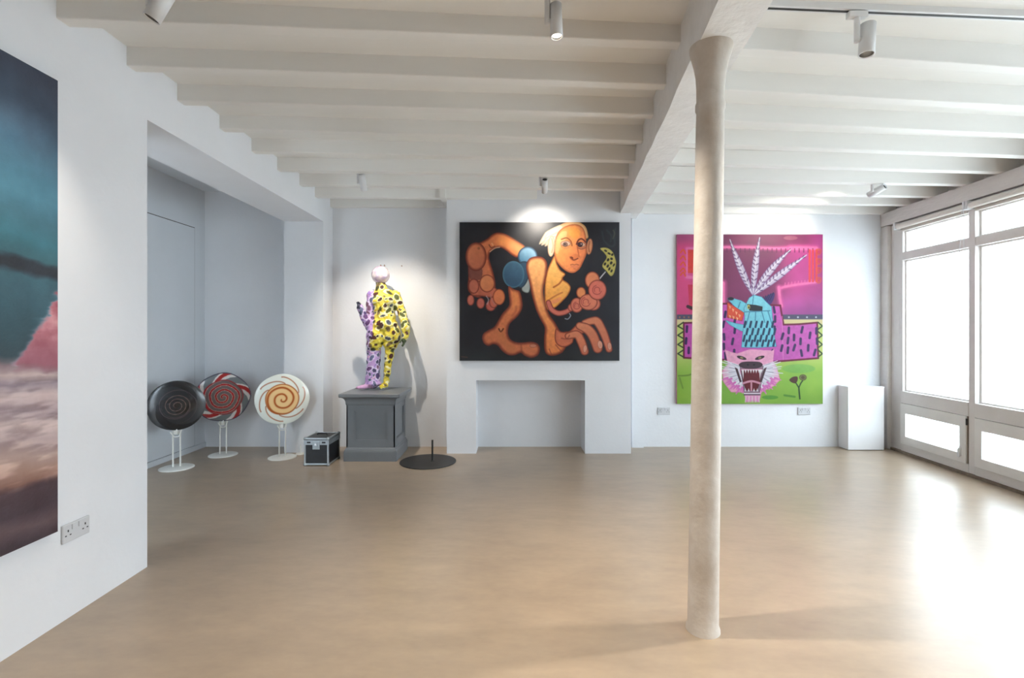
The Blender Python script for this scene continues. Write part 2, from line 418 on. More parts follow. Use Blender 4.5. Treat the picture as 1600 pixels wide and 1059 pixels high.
BAY = 0.937
def make_window(name, s0):
    w = wframe(name, s0); L = BAY; fr = M['frame']
    MB().bbox(0.0, 0.11, -0.034, 0.034, 0.03, 2.54, 0.003).build('mullion', fr, w)
    MB().bbox(0.0, 0.11, 0.034, L - 0.034, 2.445, 2.54, 0.003).build('head_rail', fr, w)
    MB().bbox(0.004, 0.11, 0.034, L - 0.034, 2.122, 2.204, 0.003).build('transom', fr, w)
    MB().bbox(-0.004, 0.11, 0.034, L - 0.034, 0.553, 0.682, 0.003).build('sill_rail', fr, w)
    MB().bbox(-0.002, 0.11, 0.034, L - 0.034, 0.028, 0.108, 0.003).build('bottom_rail', fr, w)
    # slim glazing beads
    def bead(z0, z1):
        m = MB()
        m.box(0.045, 0.062, 0.034, 0.052, z0, z1); m.box(0.045, 0.062, L - 0.052, L - 0.034, z0, z1)
        m.box(0.045, 0.062, 0.052, L - 0.052, z0, z0 + 0.016); m.box(0.045, 0.062, 0.052, L - 0.052, z1 - 0.016, z1)
        m.build('glazing_bead', M['sash'], w)
    bead(2.204, 2.445); bead(0.682, 2.122)
    MB().box(0.062, 0.070, 0.036, L - 0.036, 2.204, 2.445).build('pane', M['pane'], w)
    MB().box(0.062, 0.070, 0.036, L - 0.036, 0.682, 2.122).build('pane', M['pane'], w)
    # opening casement at the foot
    c = MB(); a, b, z0, z1 = 0.047, L - 0.045, 0.110, 0.551
    c.box(-0.014, 0.05, a, a + 0.072, z0, z1); c.box(-0.014, 0.05, b - 0.072, b, z0, z1)
    c.box(-0.014, 0.05, a + 0.072, b - 0.072, z0, z0 + 0.085); c.box(-0.014, 0.05, a + 0.072, b - 0.072, z1 - 0.105, z1)
    cs = c.build('casement', M['sash'], w)
    MB().box(0.012, 0.02, a + 0.07, b - 0.07, z0 + 0.083, z1 - 0.103).build('pane', M['pane'], cs)
    h = MB(); h.bbox(-0.024, -0.012, a + 0.05, a + 0.075, 0.17, 0.25, 0.003); h.bbox(-0.036, -0.022, a + 0.053, a + 0.071, 0.16, 0.235, 0.003)
    h.build('handle', M['metalw'], cs)
    g = MB(); g.box(-0.002, 0.03, 0.036, 0.0475, 0.112, 0.55); g.build('shadow_gap', M['brown_grey'], w)
    hg = MB(); hg.tube((-0.012, 0.04, 0.47), (-0.012, 0.04, 0.53), 0.008, n=10); hg.build('hinge', M['black'], cs)
    return struct(w)
s = 4.537; n = 1
wl = {1: 'white-framed window bay beside the corner plinth', 2: 'second white-framed window bay from the corner'}
while s > -1.0:
    w = make_window('window_%d' % n, s)
    w['label'] = wl.get(n, 'white-framed window bay further along the window wall')
    n += 1; s -= BAY
# rolled-up blinds hung from the lintel in front of the two bays in view
for k, lab in enumerate(('cream roller blind rolled up above the window bay beside the corner', 'cream roller blind rolled up above the second window bay')):
    b = thing('roller_blind', lab, 'blind', (wx(4.537 - BAY*k), 4.537 - BAY*k, 2.42), WA, 'roller blinds on the windows')
    MB().tube((-0.03, 0.03, 0.075), (-0.03, BAY - 0.03, 0.075), 0.030, n=20).build('roll', M['blind'], b)
    MB().bbox(-0.008, 0.004, 0.04, BAY - 0.04, 0.018, 0.034, 0.003).build('hem_bar', M['blind'], b)
    MB().box(-0.003, 0.0, 0.04, BAY - 0.04, 0.03, 0.07).build('fabric', M['blind'], b)
    for y in (0.004, BAY - 0.028):
        MB().bbox(-0.065, 0.0, y, y + 0.022, 0.04, 0.118, 0.003).build('bracket', M['metalw'], b)
    pts = [(-0.05, 0.05 + 0.03*math.cos(t), -0.55 - 0.06*math.sin(t)) for t in np.linspace(0, math.pi, 10)]
    MB().path([(-0.045, 0.055, 0.06)] + pts[:1] + pts[1:] + [(-0.045, 0.035, 0.06)], 0.0022, 6).build('chain', M['metalw'], b)
se = s + BAY - 0.034       # solid wall beyond the last bay
struct(MB().hexa([(wx(YR), YR, 0), (wx(YR)+.3, YR, 0), (wx(se)+.3, se, 0), (wx(se), se, 0), (wx(YR), YR, 2.54), (wx(YR)+.3, YR, 2.54), (wx(se)+.3, se, 2.54), (wx(se), se, 2.54)]).build('wall_right_end', M['wall']), 'white solid wall beyond the last window')
# paving outside
struct(MB().box(4.5, 16, -8, 12, -0.5, -0.25).build('ground_outside', M['pave']), 'pale paving outside the windows')

# ------------------------------------------------------------------ spot lamps
def spot(label, group, pos, target, size=0.062, length=0.15, energy=40, angle=50, blend=0.6, c=(1, .92, .80), lit=True, ceil_z=None, side=(-1, 0, 0), rec=0.05):
    """track spot: pos = centre of the tilted cylinder"""
    pos = Vector(pos); d = (Vector(target) - pos).normalized()
    cz_ = cz(pos.x) if ceil_z is None else ceil_z
    side = Vector(side)
    base = pos + side * (size * 0.72)
    t = thing('track_spotlight', label, 'spotlight', (base.x, base.y, cz_), 0, group)
    o = Vector((base.x, base.y, cz_))
    MB().bbox(-0.045, 0.045, -0.016, 0.016, -0.03, 0.0, 0.004).build('adapter', M['metalw'], t)
    zb = pos.z - cz_
    MB().tube((0, 0, zb - 0.012), (0, 0, -0.025), 0.013, n=14).build('stem', M['metalw'], t)
    r = size / 2; p0 = pos - d * length / 2 - o; p1 = pos + d * length / 2 - o
    h = MB()
    n = 24; a = d.orthogonal().normalized(); bb_ = d.cross(a)
    rings = [(p0 + d*0.012, r*0.80), (p0, r*0.82), (p0, r), (p1, r), (p1, r*0.88), (p1 - d*0.004, r*0.86)]
    vs = []
    for p, rr in rings:
        for i in range(n):
            q = 2*math.pi*i/n; vs.append(p + (a*math.cos(q) + bb_*math.sin(q))*rr)
    fs = []
    for k in range(len(rings) - 1):
        for i in range(n): fs.append((k*n+i, k*n+(i+1)%n, (k+1)*n+(i+1)%n, (k+1)*n+i))
    h.add(vs, fs, True); hs = h.build('housing', M['metalw'], t)
    MB().tube(p0 + d*0.010, p0 + d*0.013, r*0.82, n=n).build('rear_vent', M['black'], t)
    MB().tube(p1 - d*rec, p1 - d*0.003, r*0.84, r*0.865, n=n, caps=False).build('baffle', M['black'], t)
    MB().tube(p1 - d*(rec+.002), p1 - d*rec, r*0.85, n=n).build('lens', M['lamp'] if lit else M['chrome'], t)
    MB().tube(pos - o + side*r*0.6, pos - o + side*(size*0.72), 0.011, n=12).build('pivot', M['metalw'], t)
    if lit and energy > 0:
        li = bpy.data.lights.new('spot_beam', 'SPOT'); li.energy = energy; li.color = c
        li.spot_size = math.radians(angle); li.spot_blend = blend; li.shadow_soft_size = 0.022
        lo = bpy.data.objects.new('spot_beam', li); COL.objects.link(lo); lo.parent = t
        lo.location = p1 + d*0.004; lo.rotation_euler = d.to_track_quat('-Z', 'Y').to_euler()
    return t
G = 'white cylinder spotlights on the ceiling tracks'
spot('white cylinder spotlight at the top of the frame, tilted towards the large sea painting', G, P(251, 6, 2.06), (XL, 1.95, 1.5), energy=26, angle=70, blend=1.0, size=0.066)
spot('white cylinder spotlight with glowing lens in front of the nearest joist', G, P(869, 33, 2.2), (0.28, 2.0, 0.0), energy=112, angle=110, blend=0.9, size=0.055, rec=0.012)
spot('white cylinder spotlight hanging from the black-slotted track', G, P(1355, 62, 2.36), (1.45, 2.2, 0.0), energy=95, angle=110, blend=0.9, size=0.068, side=(-1,0,0), ceil_z=cz(1.65) - 0.0345)
spot('small white cylinder spotlight between the joists, aimed above the statue', G, P(567, 285, 4.62), (-1.36, 5.5, 1.15), energy=92, angle=82, blend=1.0, size=0.06)
spot('small white cylinder spotlight above the painting of the crouching man', G, P(851, 290, 4.72), (0.34, 5.36, 2.26), energy=34, angle=88, blend=1.0, size=0.06)
spot('small white cylinder spotlight slanting towards the pink painting', G, P(1370, 298, 4.62), (2.95, 5.68, 2.28), energy=44, angle=80, blend=1.0, size=0.06)
# unseen spots added behind the viewer to brighten ceiling and near floor
spot('added fill spotlight behind the viewer, side-wall end', G, (-1.0, 0.35, 2.72), (-0.6, 0.4, 0.0), energy=125, angle=115, blend=1.0, size=0.06)
spot('added fill spotlight behind the viewer, window end', G, (2.5, 0.35, 2.72), (2.2, 0.6, 0.0), energy=90, angle=115, blend=1.0, size=0.06)
spot('added fill spotlight at the far rear of the room', G, (-0.8, -1.6, 2.72), (-0.6, -1.3, 0.0), energy=130, angle=115, blend=1.0, size=0.06)
# the track with its black slot
tr = thing('lighting_track', 'long white lighting track with black slot on the right-hand ceiling', 'track', (1.17, 2.36, 2.88))
zt = lambda x: cz(x) - 2.88
MB().hexa([(-0.10, -0.02, zt(1.07)-.03), (3.1, -0.02+.03, zt(4.27)-.03), (3.1, 0.02+.03, zt(4.27)-.03), (-0.10, 0.02, zt(1.07)-.03),
           (-0.10, -0.02, zt(1.07)+.01), (3.1, -0.02+.03, zt(4.27)+.01), (3.1, 0.02+.03, zt(4.27)+.01), (-0.10, 0.02, zt(1.07)+.01)]).build('rail', M['metalw'], tr)
MB().hexa([(-0.10, -0.006, zt(1.07)-.0315), (3.1, -0.006+.03, zt(4.27)-.0315), (3.1, 0.008+.03, zt(4.27)-.0315), (-0.10, 0.008, zt(1.07)-.0315),
           (-0.10, -0.006, zt(1.07)-.02), (3.1, -0.006+.03, zt(4.27)-.02), (3.1, 0.008+.03, zt(4.27)-.02), (-0.10, 0.008, zt(1.07)-.02)]).build('slot', M['black'], tr)

# ------------------------------------------------------------------ painting toolkit (colours of the pigment, per vertex)
def vnoise(h, w, cy, cx, seed):
    g = np.random.default_rng(seed).random((cy + 3, cx + 3))
    y = np.linspace(0, cy, h)[:, None]; x = np.linspace(0, cx, w)[None, :]
    y0 = y.astype(int); x0 = x.astype(int); fy = y - y0; fx = x - x0
    fy = fy*fy*(3-2*fy); fx = fx*fx*(3-2*fx)
    return (g[y0, x0]*(1-fy)*(1-fx) + g[y0+1, x0]*fy*(1-fx) + g[y0, x0+1]*(1-fy)*fx + g[y0+1, x0+1]*fy*fx)
def fbm(h, w, cy, cx, seed, oct=4):
    o = np.zeros((h, w)); a = 1.0; s = 0
    for k in range(oct):
        o += a * vnoise(h, w, cy * 2**k, cx * 2**k, seed + k); s += a; a *= .55
    return o / s
def sstep(a, b, x):
    t = np.clip((x - a) / (b - a), 0, 1); return t*t*(3-2*t)
def crom(pts, closed=True, n=7):
    p = np.asarray(pts, float); N = len(p); out = []
    for i in range(N if closed else N - 1):
        if closed: a, b, c, d = p[(i-1) % N], p[i], p[(i+1) % N], p[(i+2) % N]
        else: a, b, c, d = p[max(i-1, 0)], p[i], p[i+1], p[min(i+2, N-1)]
        for t in np.arange(n) / n:
            out.append(0.5*((2*b) + (-a+c)*t + (2*a-5*b+4*c-d)*t*t + (-a+3*b-3*c+d)*t**3))
    if not closed: out.append(p[-1])
    return np.array(out)

class Canvas:
    """colour raster addressed in the picture's own coordinates"""
    def __init__(s, x0, y0, x1, y1, res, base):
        s.w = int((x1-x0)*res); s.h = int((y1-y0)*res); s.res = res
        s.X, s.Y = np.meshgrid(np.linspace(x0, x1, s.w), np.linspace(y0, y1, s.h))
        s.img = np.zeros((s.h, s.w, 3)) + np.asarray(base, float); s.x0, s.y0 = x0, y0; s.seed = 100
        s.aa = 0.55 / res + 0.18
    def win(s, lo, hi, pad):
        i0 = max(0, int((lo[1]-pad-s.y0)*s.res)); i1 = min(s.h, int((hi[1]+pad-s.y0)*s.res)+2)
        j0 = max(0, int((lo[0]-pad-s.x0)*s.res)); j1 = min(s.w, int((hi[0]+pad-s.x0)*s.res)+2)
        return slice(i0, i1), slice(j0, j1)
    def blend(s, w, a, c):
        s.img[w] = s.img[w]*(1-a[..., None]) + c*a[..., None]
    def shade(s, sd, w, fill, edge, ew, light, ctr, ext, hi, tex):
        t = sstep(-0.2, ew, sd)[..., None]
        f = np.asarray(fill, float)
        c = np.zeros(sd.shape + (3,)) + f
        if hi is not None:
            g = ((s.X[w]-ctr[0])*light[0] + (s.Y[w]-ctr[1])*light[1]) / max(ext, 1e-6)
            g = sstep(-0.9, 0.9, g)[..., None]; c = c*(1-g) + np.asarray(hi, float)*g
        if edge is not None: c = np.asarray(edge, float)*(1-t) + c*t
        if tex > 0:
            s.seed += 7; h_, w_ = sd.shape
            if h_ > 2 and w_ > 2: c = c * (1 + tex*(fbm(h_, w_, max(2, h_//9), max(2, w_//9), s.seed, 3)-.5))[..., None]
        return c
    def poly(s, pts, fill, edge=None, ew=3.0, hi=None, light=(-.5, -.8), smooth=True, tex=0.18, op=1.0):
        p = crom(pts) if smooth else np.asarray(pts, float)
        lo, hi_ = p.min(0), p.max(0); w = s.win(lo, hi_, 2)
        X, Y = s.X[w], s.Y[w]
        if X.size == 0: return
        d = np.full(X.shape, 1e9); ins = np.zeros(X.shape, bool)
        q = np.roll(p, -1, 0)
        for a, b in zip(p, q):
            e = b - a; L = e @ e
            if L < 1e-12: continue
            t = np.clip(((X-a[0])*e[0] + (Y-a[1])*e[1]) / L, 0, 1)
            d = np.minimum(d, (X-a[0]-t*e[0])**2 + (Y-a[1]-t*e[1])**2)
            if a[1] != b[1]:
                c = ((a[1] > Y) != (b[1] > Y)) & (X < (b[0]-a[0])*(Y-a[1])/(b[1]-a[1]) + a[0]); ins ^= c
        d = np.sqrt(d); sd = np.where(ins, d, -d)
        al = np.clip(0.5 + sd / s.aa, 0, 1) * op
        ctr = (lo + hi_) / 2; ext = np.linalg.norm(hi_ - lo) / 2
        s.blend(w, al, s.shade(sd, w, fill, edge, ew, light, ctr, ext, hi, tex))
    def ell(s, c, r, fill, edge=None, ew=3.0, hi=None, light=(-.5, -.8), ang=0.0, tex=0.12, op=1.0):
        m = max(r); w = s.win((c[0]-m, c[1]-m), (c[0]+m, c[1]+m), 2)
        ca, sa = math.cos(ang), math.sin(ang)
        dx, dy = s.X[w]-c[0], s.Y[w]-c[1]
        if dx.size == 0: return
        u = (dx*ca + dy*sa)/r[0]; v = (-dx*sa + dy*ca)/r[1]
        k = np.sqrt(u*u+v*v) + 1e-9; g = np.sqrt((u/r[0])**2 + (v/r[1])**2) + 1e-9
        sd = (1-k)*k/g; sd = np.minimum(sd, min(r)*1.0)
        al = np.clip(0.5 + sd / s.aa, 0, 1)*op
        s.blend(w, al, s.shade(sd, w, fill, edge, ew, light, c, m, hi, tex))
    def stroke(s, pts, r, fill, edge=None, ew=3.0, hi=None, light=(-.5, -.8), smooth=True, tex=0.1, op=1.0, soft=0.0):
        """chain of tapered capsules; r: number or list"""
        n = 6; p = crom(pts, False, n) if smooth and len(pts) > 2 else np.asarray(pts, float)
        if np.isscalar(r): rr = np.full(len(p), float(r))
        else: rr = np.interp(np.linspace(0, 1, len(p)), np.linspace(0, 1, len(r)), r)
        m = rr.max(); lo, hi_ = p.min(0), p.max(0); w = s.win(lo-m, hi_+m, 2+soft)
        X, Y = s.X[w], s.Y[w]
        if X.size == 0: return
        sd = np.full(X.shape, -1e9)
        for i in range(len(p)-1):
            a, b = p[i], p[i+1]; e = b-a; L = e@e + 1e-12
            t = np.clip(((X-a[0])*e[0] + (Y-a[1])*e[1]) / L, 0, 1)
            sd = np.maximum(sd, rr[i]+(rr[i+1]-rr[i])*t - np.hypot(X-a[0]-t*e[0], Y-a[1]-t*e[1]))
        al = np.clip(0.5 + sd / (s.aa + soft), 0, 1)*op
        ctr = (lo+hi_)/2; ext = np.linalg.norm(hi_-lo)/2 + m
        s.blend(w, al, s.shade(sd, w, fill, edge, ew, light, ctr, ext, hi, tex))

def picture(name, label, cv, X0, X1, Z0, Z1, Yf, depth, m, edge, gain=1.0):
    t = thing(name, label, 'painting', ((X0+X1)/2, Yf, Z0))
    W = (X1-X0)/2; Hh = Z1-Z0
    MB().bbox(-W, W, 0.0015, depth, 0, Hh, 0.002).build('canvas', edge, t)
    xs = np.linspace(-W, W, cv.w); zs = np.linspace(Hh, 0, cv.h)
    pos = np.zeros((cv.h, cv.w, 3)); pos[..., 0] = xs[None, :]; pos[..., 2] = zs[:, None]
    me = grid_mesh('painted_face', pos); set_paint(me, cv.img.reshape(-1, 3) * gain)
    link('painted_face', me, m, t); return t

# ------------------------------------------------------------------ painting over the fireplace
def paint_man():
    c = Canvas(718, 347, 968, 563.5, 2.1, (30, 31, 38))
    n = fbm(c.h, c.w, 5, 6, 3, 5)
    c.img += (n[..., None]-.5) * np.array((14, 16, 18)) + sstep(880, 968, c.X)[..., None]*np.array((9, 10, 12))
    c.img += (sstep(530, 560, c.Y)*(0.5+n))[..., None]*np.array((3, 7, 5))
    A = lambda l: [(710 + x/9.207, 340 + y/9.207) for x, y in l]
    B = lambda l: [(840 + x/9.207, 340 + y/9.207) for x, y in l]
    C = lambda l: [(710 + x/8.82, 450 + y/8.82) for x, y in l]
    D = lambda l: [(840 + x/8.82, 450 + y/8.82) for x, y in l]
    a1 = lambda x, y: A([(x, y)])[0]; b1 = lambda x, y: B([(x, y)])[0]
    c1 = lambda x, y: C([(x, y)])[0]; d1 = lambda x, y: D([(x, y)])[0]
    RED = (112, 42, 32); SK = (203, 112, 80); SKH = (226, 140, 96); OR = (226, 128, 70); ORH = (247, 178, 108); PK = (206, 118, 96)
    k = 1/9.2
    # ghostly sketch in the upper right
    c.stroke(B([(930,200),(960,330),(1050,410),(1110,380),(1100,250),(1120,160)]), 1.2, (62, 74, 80), op=.6, soft=2)
    c.stroke(B([(1000,180),(1060,260),(1050,340)]), 1.2, (60, 72, 76), op=.6, soft=2)
    c.stroke(B([(1090,180),(1110,230),(1085,300)]), 0.9, (110, 112, 84), op=.6, soft=1.5)
    # raised leg and its foot seen from below
    c.poly(A([(205,640),(200,850),(190,1010),(230,1090),(330,1150),(430,1120),(560,1080),(592,960),(560,790),(520,660),(500,560),(520,490),(590,440),(670,430),(740,470),(830,540),(900,570),(960,500),(1010,410),(880,320),(750,240),(640,210),(560,230),(470,300),(390,345),(300,400)]), OR, RED, 5.0, hi=SK, light=(-1, .4))
    c.stroke(A([(700,330),(800,370),(940,470)]), 7, (246,158,88), op=.75, soft=9); c.stroke(A([(840,400),(950,470)]), 6, (250,178,116), op=.7, soft=9)
    c.poly(C([(190,-90),(300,-110),(420,-60),(560,-10),(600,60),(520,130),(420,120),(330,110),(240,100),(205,20)]), (196,104,78), RED, 3)
    c.poly(A([(215,700),(300,760),(400,740),(380,880),(260,900),(215,840)]), (112,62,58), None, op=.75)
    c.ell(a1(312,560), (152*k, 207*k), SK, RED, 5.5, hi=(214,122,80))
    c.ell(a1(350,440), (2.2, 2.2), (140,84,52), op=.7)
    c.ell(a1(278,985), (80*k, 108*k), (204,112,86), RED, 3)
    c.ell(a1(470,945), (112*k, 128*k), (216,126,82), RED, 3, hi=(226,140,92))
    for x, y, rx, ry, co in ((225,165,52,76,(206,112,92)), (362,208,58,76,(206,108,90)), (500,245,70,72,(196,98,84)), (540,195,62,80,(205,106,84)), (615,122,86,112,(222,126,80))):
        c.ell(c1(x, y), (rx/8.82, ry/8.82), co, RED, 2.6)
    c.stroke(C([(440,110),(470,160),(450,220)]), .9, (190,170,178), op=.7); c.stroke(C([(500,90),(510,150),(560,230)]), .9, (180,120,110), op=.7)
    c.stroke(A([(500,390),(530,430),(580,410)]), 1.0, (130,60,40)); c.stroke(A([(540,370),(555,395)]), 1.2, (236,168,120), op=.8)
    c.stroke(A([(510,490),(580,440),(650,425)]), .8, (240,196,160), op=.7)
    # blue shorts
    c.poly(A([(1000,900),(1060,860),(1090,990),(1060,1080),(970,1040)]), (150,158,156), (90,98,98), 2)
    c.ell(a1(1055,555), (142*k, 142*k), (82,132,162), (40,62,86), 4, hi=(150,190,216), light=(.5,-.9))
    c.poly(A([(930,660),(1060,640),(1090,760),(1040,930),(960,1010),(900,940)]), (46,74,96), (28,42,58), 3)
    c.ell(a1(850,815), (156*k, 192*k), (46,76,102), (70,112,132), 3.5, hi=(58,94,118), light=(.3,-.9))
    # standing leg with foot
    c.poly(C([(742,-20),(830,20),(900,45),(932,150),(936,270),(880,380),(775,480),(742,560),(742,640),(790,718),(900,750),(1060,738),(1145,765),(1182,840),(1150,925),(1060,962),(965,930),(915,893),(830,926),(740,922),(660,868),(600,795),(540,772),(470,797),(408,760),(382,690),(400,625),(465,578),(545,535),(600,450),(660,350),(742,255),(757,180)]), (208,116,78), (112,46,38), 6.0, hi=(220,128,76), light=(.3,-.9))
    c.stroke(C([(830,60),(850,160),(830,260)]), 3, (230,146,84), op=.55, soft=5)
    c.stroke(C([(850,260),(845,320),(800,380)]), 1.6, (150,66,48), op=.5, soft=3)
    c.stroke(C([(612,560),(640,600),(675,560)]), 1.2, (96,42,26)); c.stroke(C([(640,545),(640,575)]), 1.0, (216,150,110), op=.8)
    c.stroke(C([(640,640),(700,760),(800,850)]), 5, (196,118,72), op=.45, soft=5)
    c.ell(c1(1085,795), (5.6, 2.9), (200,130,104), (130,66,50), 1.2)
    c.stroke(C([(920,770),(925,880)]), 1.2, (130,62,48), op=.6, soft=2)
    # neck and chest
    c.poly(B([(245,545),(190,640),(140,760),(110,900),(100,1080),(110,1260),(160,1330),(260,1290),(360,1200),(440,1110),(478,1010),(440,940),(360,880),(400,812),(330,750),(280,660)]), (236,160,74), (150,74,34), 3, hi=(246,188,110), light=(.3,-.8))
    c.stroke(B([(230,1000),(310,950),(360,885)]), 1.3, (150,74,36), op=.8); c.stroke(D([(130,180),(240,110),(340,60)]), 1.2, (170,90,50), op=.7, soft=1)
    c.poly(D([(130,185),(220,160),(330,120),(300,180),(220,215),(160,215)]), (226,138,98), None, op=.8)
    # thin bent forearm
    c.stroke(D([(150,200),(190,290),(280,345),(380,330),(450,290)]), [4.2,4.4,4.4,4.2,3.6], (206,112,96), (112,42,40), 2.6)
    # front arm and the long hand on the ground
    c.poly([(822,418),(826,405),(836,400.5),(848,402),(855,411),(854,430),(849,452),(851,470),(858,490),(867,503),(876,517.5),(886,517.5),(889,522),(886,538),(880,549),(872,554),(862,556),(854,553),(850.5,545),(850,528),(851,512),(845,500),(838,485),(832,465),(828,445)], (230,134,76), RED, 6.0, hi=(244,174,110), light=(-.1,-1))
    c.poly(D([(250,560),(330,600),(440,590),(540,500),(650,468),(700,560),(640,620),(540,640),(500,700),(480,760),(390,810),(300,800),(240,720)]), (206,112,80), RED, 3)
    for pts, r, f in (([(650,480),(760,450),(830,470),(920,640),(985,840)], [5.4,6.4,7.2,6.6,5.6], (210,116,86)),
                      ([(580,520),(680,560),(760,650),(830,830)], [6.2,8,8.2,7.8], (208,116,84)),
                      ([(420,660),(540,640),(600,730),(650,870)], [5.2,6.6,7.2,6.6], (208,112,80))):
        c.stroke(D(pts), r, f, RED, 3.0, hi=(222,136,100), light=(-.4,-.9))
    for x, y, rx, ry, an in ((655,835,3.2,6.2,.1), (862,780,4.0,6.6,-.15), (992,800,3.4,6.2,-.1)):
        c.ell(d1(x, y), (rx, ry), (226,160,136), (140,72,60), 1.2, ang=an)
    for l in ([(250,780),(300,840),(340,880)], [(160,840),(190,910)], [(330,690),(400,700),(440,650)]):
        c.stroke(D(l), .9, (130,58,48), op=.7, soft=.8)
    c.stroke([(848,420),(846,450),(850,480)], 2.0, (250,190,120), op=.35, soft=4)
    # hand with knuckles seen end on, holding a lattice fan
    c.stroke(B([(840,960),(900,870),(975,780)]), .9, (206,204,208))
    c.ell(b1(790,900), (108*k, 128*k), (222,132,96), RED, 3, hi=(228,140,98))
    for x, y, rx, ry, f in ((600,62,68,80,(224,140,88)), (460,268,44,54,(210,118,96)), (540,235,88,105,(214,122,98)), (770,215,100,95,(216,122,98)), (700,192,128,114,(220,128,100)), (825,25,128,140,(222,118,100))):
        c.ell(d1(x, y), (rx/8.82, ry/8.82), f, RED, 2.8)
    for x, y, r in ((540,240,5.4), (665,190,7.0), (820,25,7.0)):
        for t0, rr in ((0.3, 1.0), (2.6, .62)):
            c.stroke([(d1(x, y)[0] + r*rr*math.cos(t0+t), d1(x, y)[1] + r*rr*math.sin(t0+t)) for t in np.linspace(0, 4.2, 9)], .75, (160,66,60), op=.75)
    c.stroke(D([(380,420),(420,425),(455,380),(440,350)]), .8, (150,156,170))
    c.poly(B([(900,440),(1000,432),(1080,490),(1118,580),(1132,660),(1100,800),(1052,840),(990,770),(930,690),(990,575),(960,510)]), (206,192,104), (120,112,60), 1.2, smooth=True)
    for x, y, rx, ry in ((980,475,24,14),(1030,515,26,14),(1075,530,16,20),(1015,605,17,24),(1065,590,20,18),(1060,650,18,24),(1098,680,12,26),(970,665,17,24),(1010,695,16,26),(1033,735,14,26),(1065,765,14,24)):
        c.ell(b1(x, y), (rx*k, ry*k), (44,42,34), None, ang=.5)
    # head
    c.stroke(B([(230,330),(300,190),(420,110),(560,92),(660,150),(700,270)]), [7,6,5,4,4,3.4], (222,176,126), (190,136,88), 3)
    for l, w_ in (([(260,200),(150,250),(30,375)], [7,6,1]), ([(250,260),(160,310),(60,392)], [6,5,1]), ([(240,310),(170,350),(110,405)], [5,4,1]), ([(320,150),(220,200),(110,290)], [5,5,1.5])):
        c.stroke(B(l), w_, (228,210,184), (196,172,142), 3, op=.9, soft=1.0)
    c.ell(b1(198,410), (52*k, 150*k), (238,206,178), (196,140,104), 2, ang=.06); c.stroke(B([(205,300),(225,400),(205,500)]), 1.1, (210,160,126), op=.8)
    c.ell(b1(748,415), (46*k, 118*k), (212,146,104), (130,66,46), 2.2, ang=.12); c.stroke(B([(750,340),(735,420),(745,490)]), 1.1, (150,84,60), op=.8)
    c.poly(B([(255,310),(310,190),(410,118),(540,92),(645,135),(694,250),(700,400),(706,510),(650,650),(600,740),(520,792),(430,778),(330,700),(265,610),(238,500)]), (240,164,84), (176,92,56), 4, hi=(228,128,86), light=(.9,.3))
    c.poly(B([(265,310),(340,210),(420,200),(400,320),(330,420),(290,520),(245,470)]), (246,204,150), None, op=.5)
    c.poly(B([(450,160),(560,140),(620,220),(560,300),(470,260)]), (246,164,70), None, op=.6)
    for cx_, cy_, rx, ry in ((405,372,78,62), (630,388,66,54)):
        c.ell(b1(cx_, cy_), (rx*k*.95, ry*k*.72), (206,172,152), (150,92,66), 2.4)
    c.ell(b1(398,385), (4.0, 3.8), (120,92,84), (70,50,48), 1); c.ell(b1(612,385), (4.3, 4.1), (58,34,42), (40,24,30), 1)
    c.ell(b1(392,380), (1.4, 1.4), (50,38,38)); c.ell(b1(628,378), (.9, .9), (200,180,180))
    c.stroke(B([(345,310),(420,290),(480,340),(495,400)]), 1.1, (150,84,44)); c.stroke(B([(560,380),(590,320),(640,305),(690,350)]), 1.2, (106,48,38))
    c.stroke(B([(335,400),(380,435),(450,430)]), .7, (190,130,90)); c.stroke(B([(580,430),(630,450),(690,430)]), .8, (140,84,70))
    c.stroke(B([(570,400),(582,480),(596,560)]), .9, (176,84,50), op=.8, soft=.8)
    c.poly(B([(450,560),(480,545),(560,520),(600,560),(560,600),(510,620),(470,600)]), (212,116,70), None, op=.7)
    c.ell(b1(490,575), (2.8, 1.7), (104,50,32), ang=.4); c.stroke(B([(475,570),(520,608),(580,585)]), 1.0, (128,60,42))
    c.stroke(B([(475,678),(505,670),(530,678),(560,670),(592,680)]), .8, (160,84,58), op=.8); c.stroke(B([(490,700),(535,708),(575,700)]), 1.3, (218,124,94), op=.7)
    c.stroke(B([(520,735),(550,738)]), .8, (180,100,66), op=.6)
    c.stroke(B([(640,640),(620,700)]), .8, (180,90,60), op=.6)
    c.stroke([(721,557),(730,558)], 1.0, (96,66,60), op=.7)
    return c
picture('painting', 'dark oil painting of a crouching bare figure with huge hands above the fireplace', paint_man(),
        -0.571, 1.169, 1.019, 2.526, 5.362, 0.036, M['paint'], M['canvas'], 0.93)

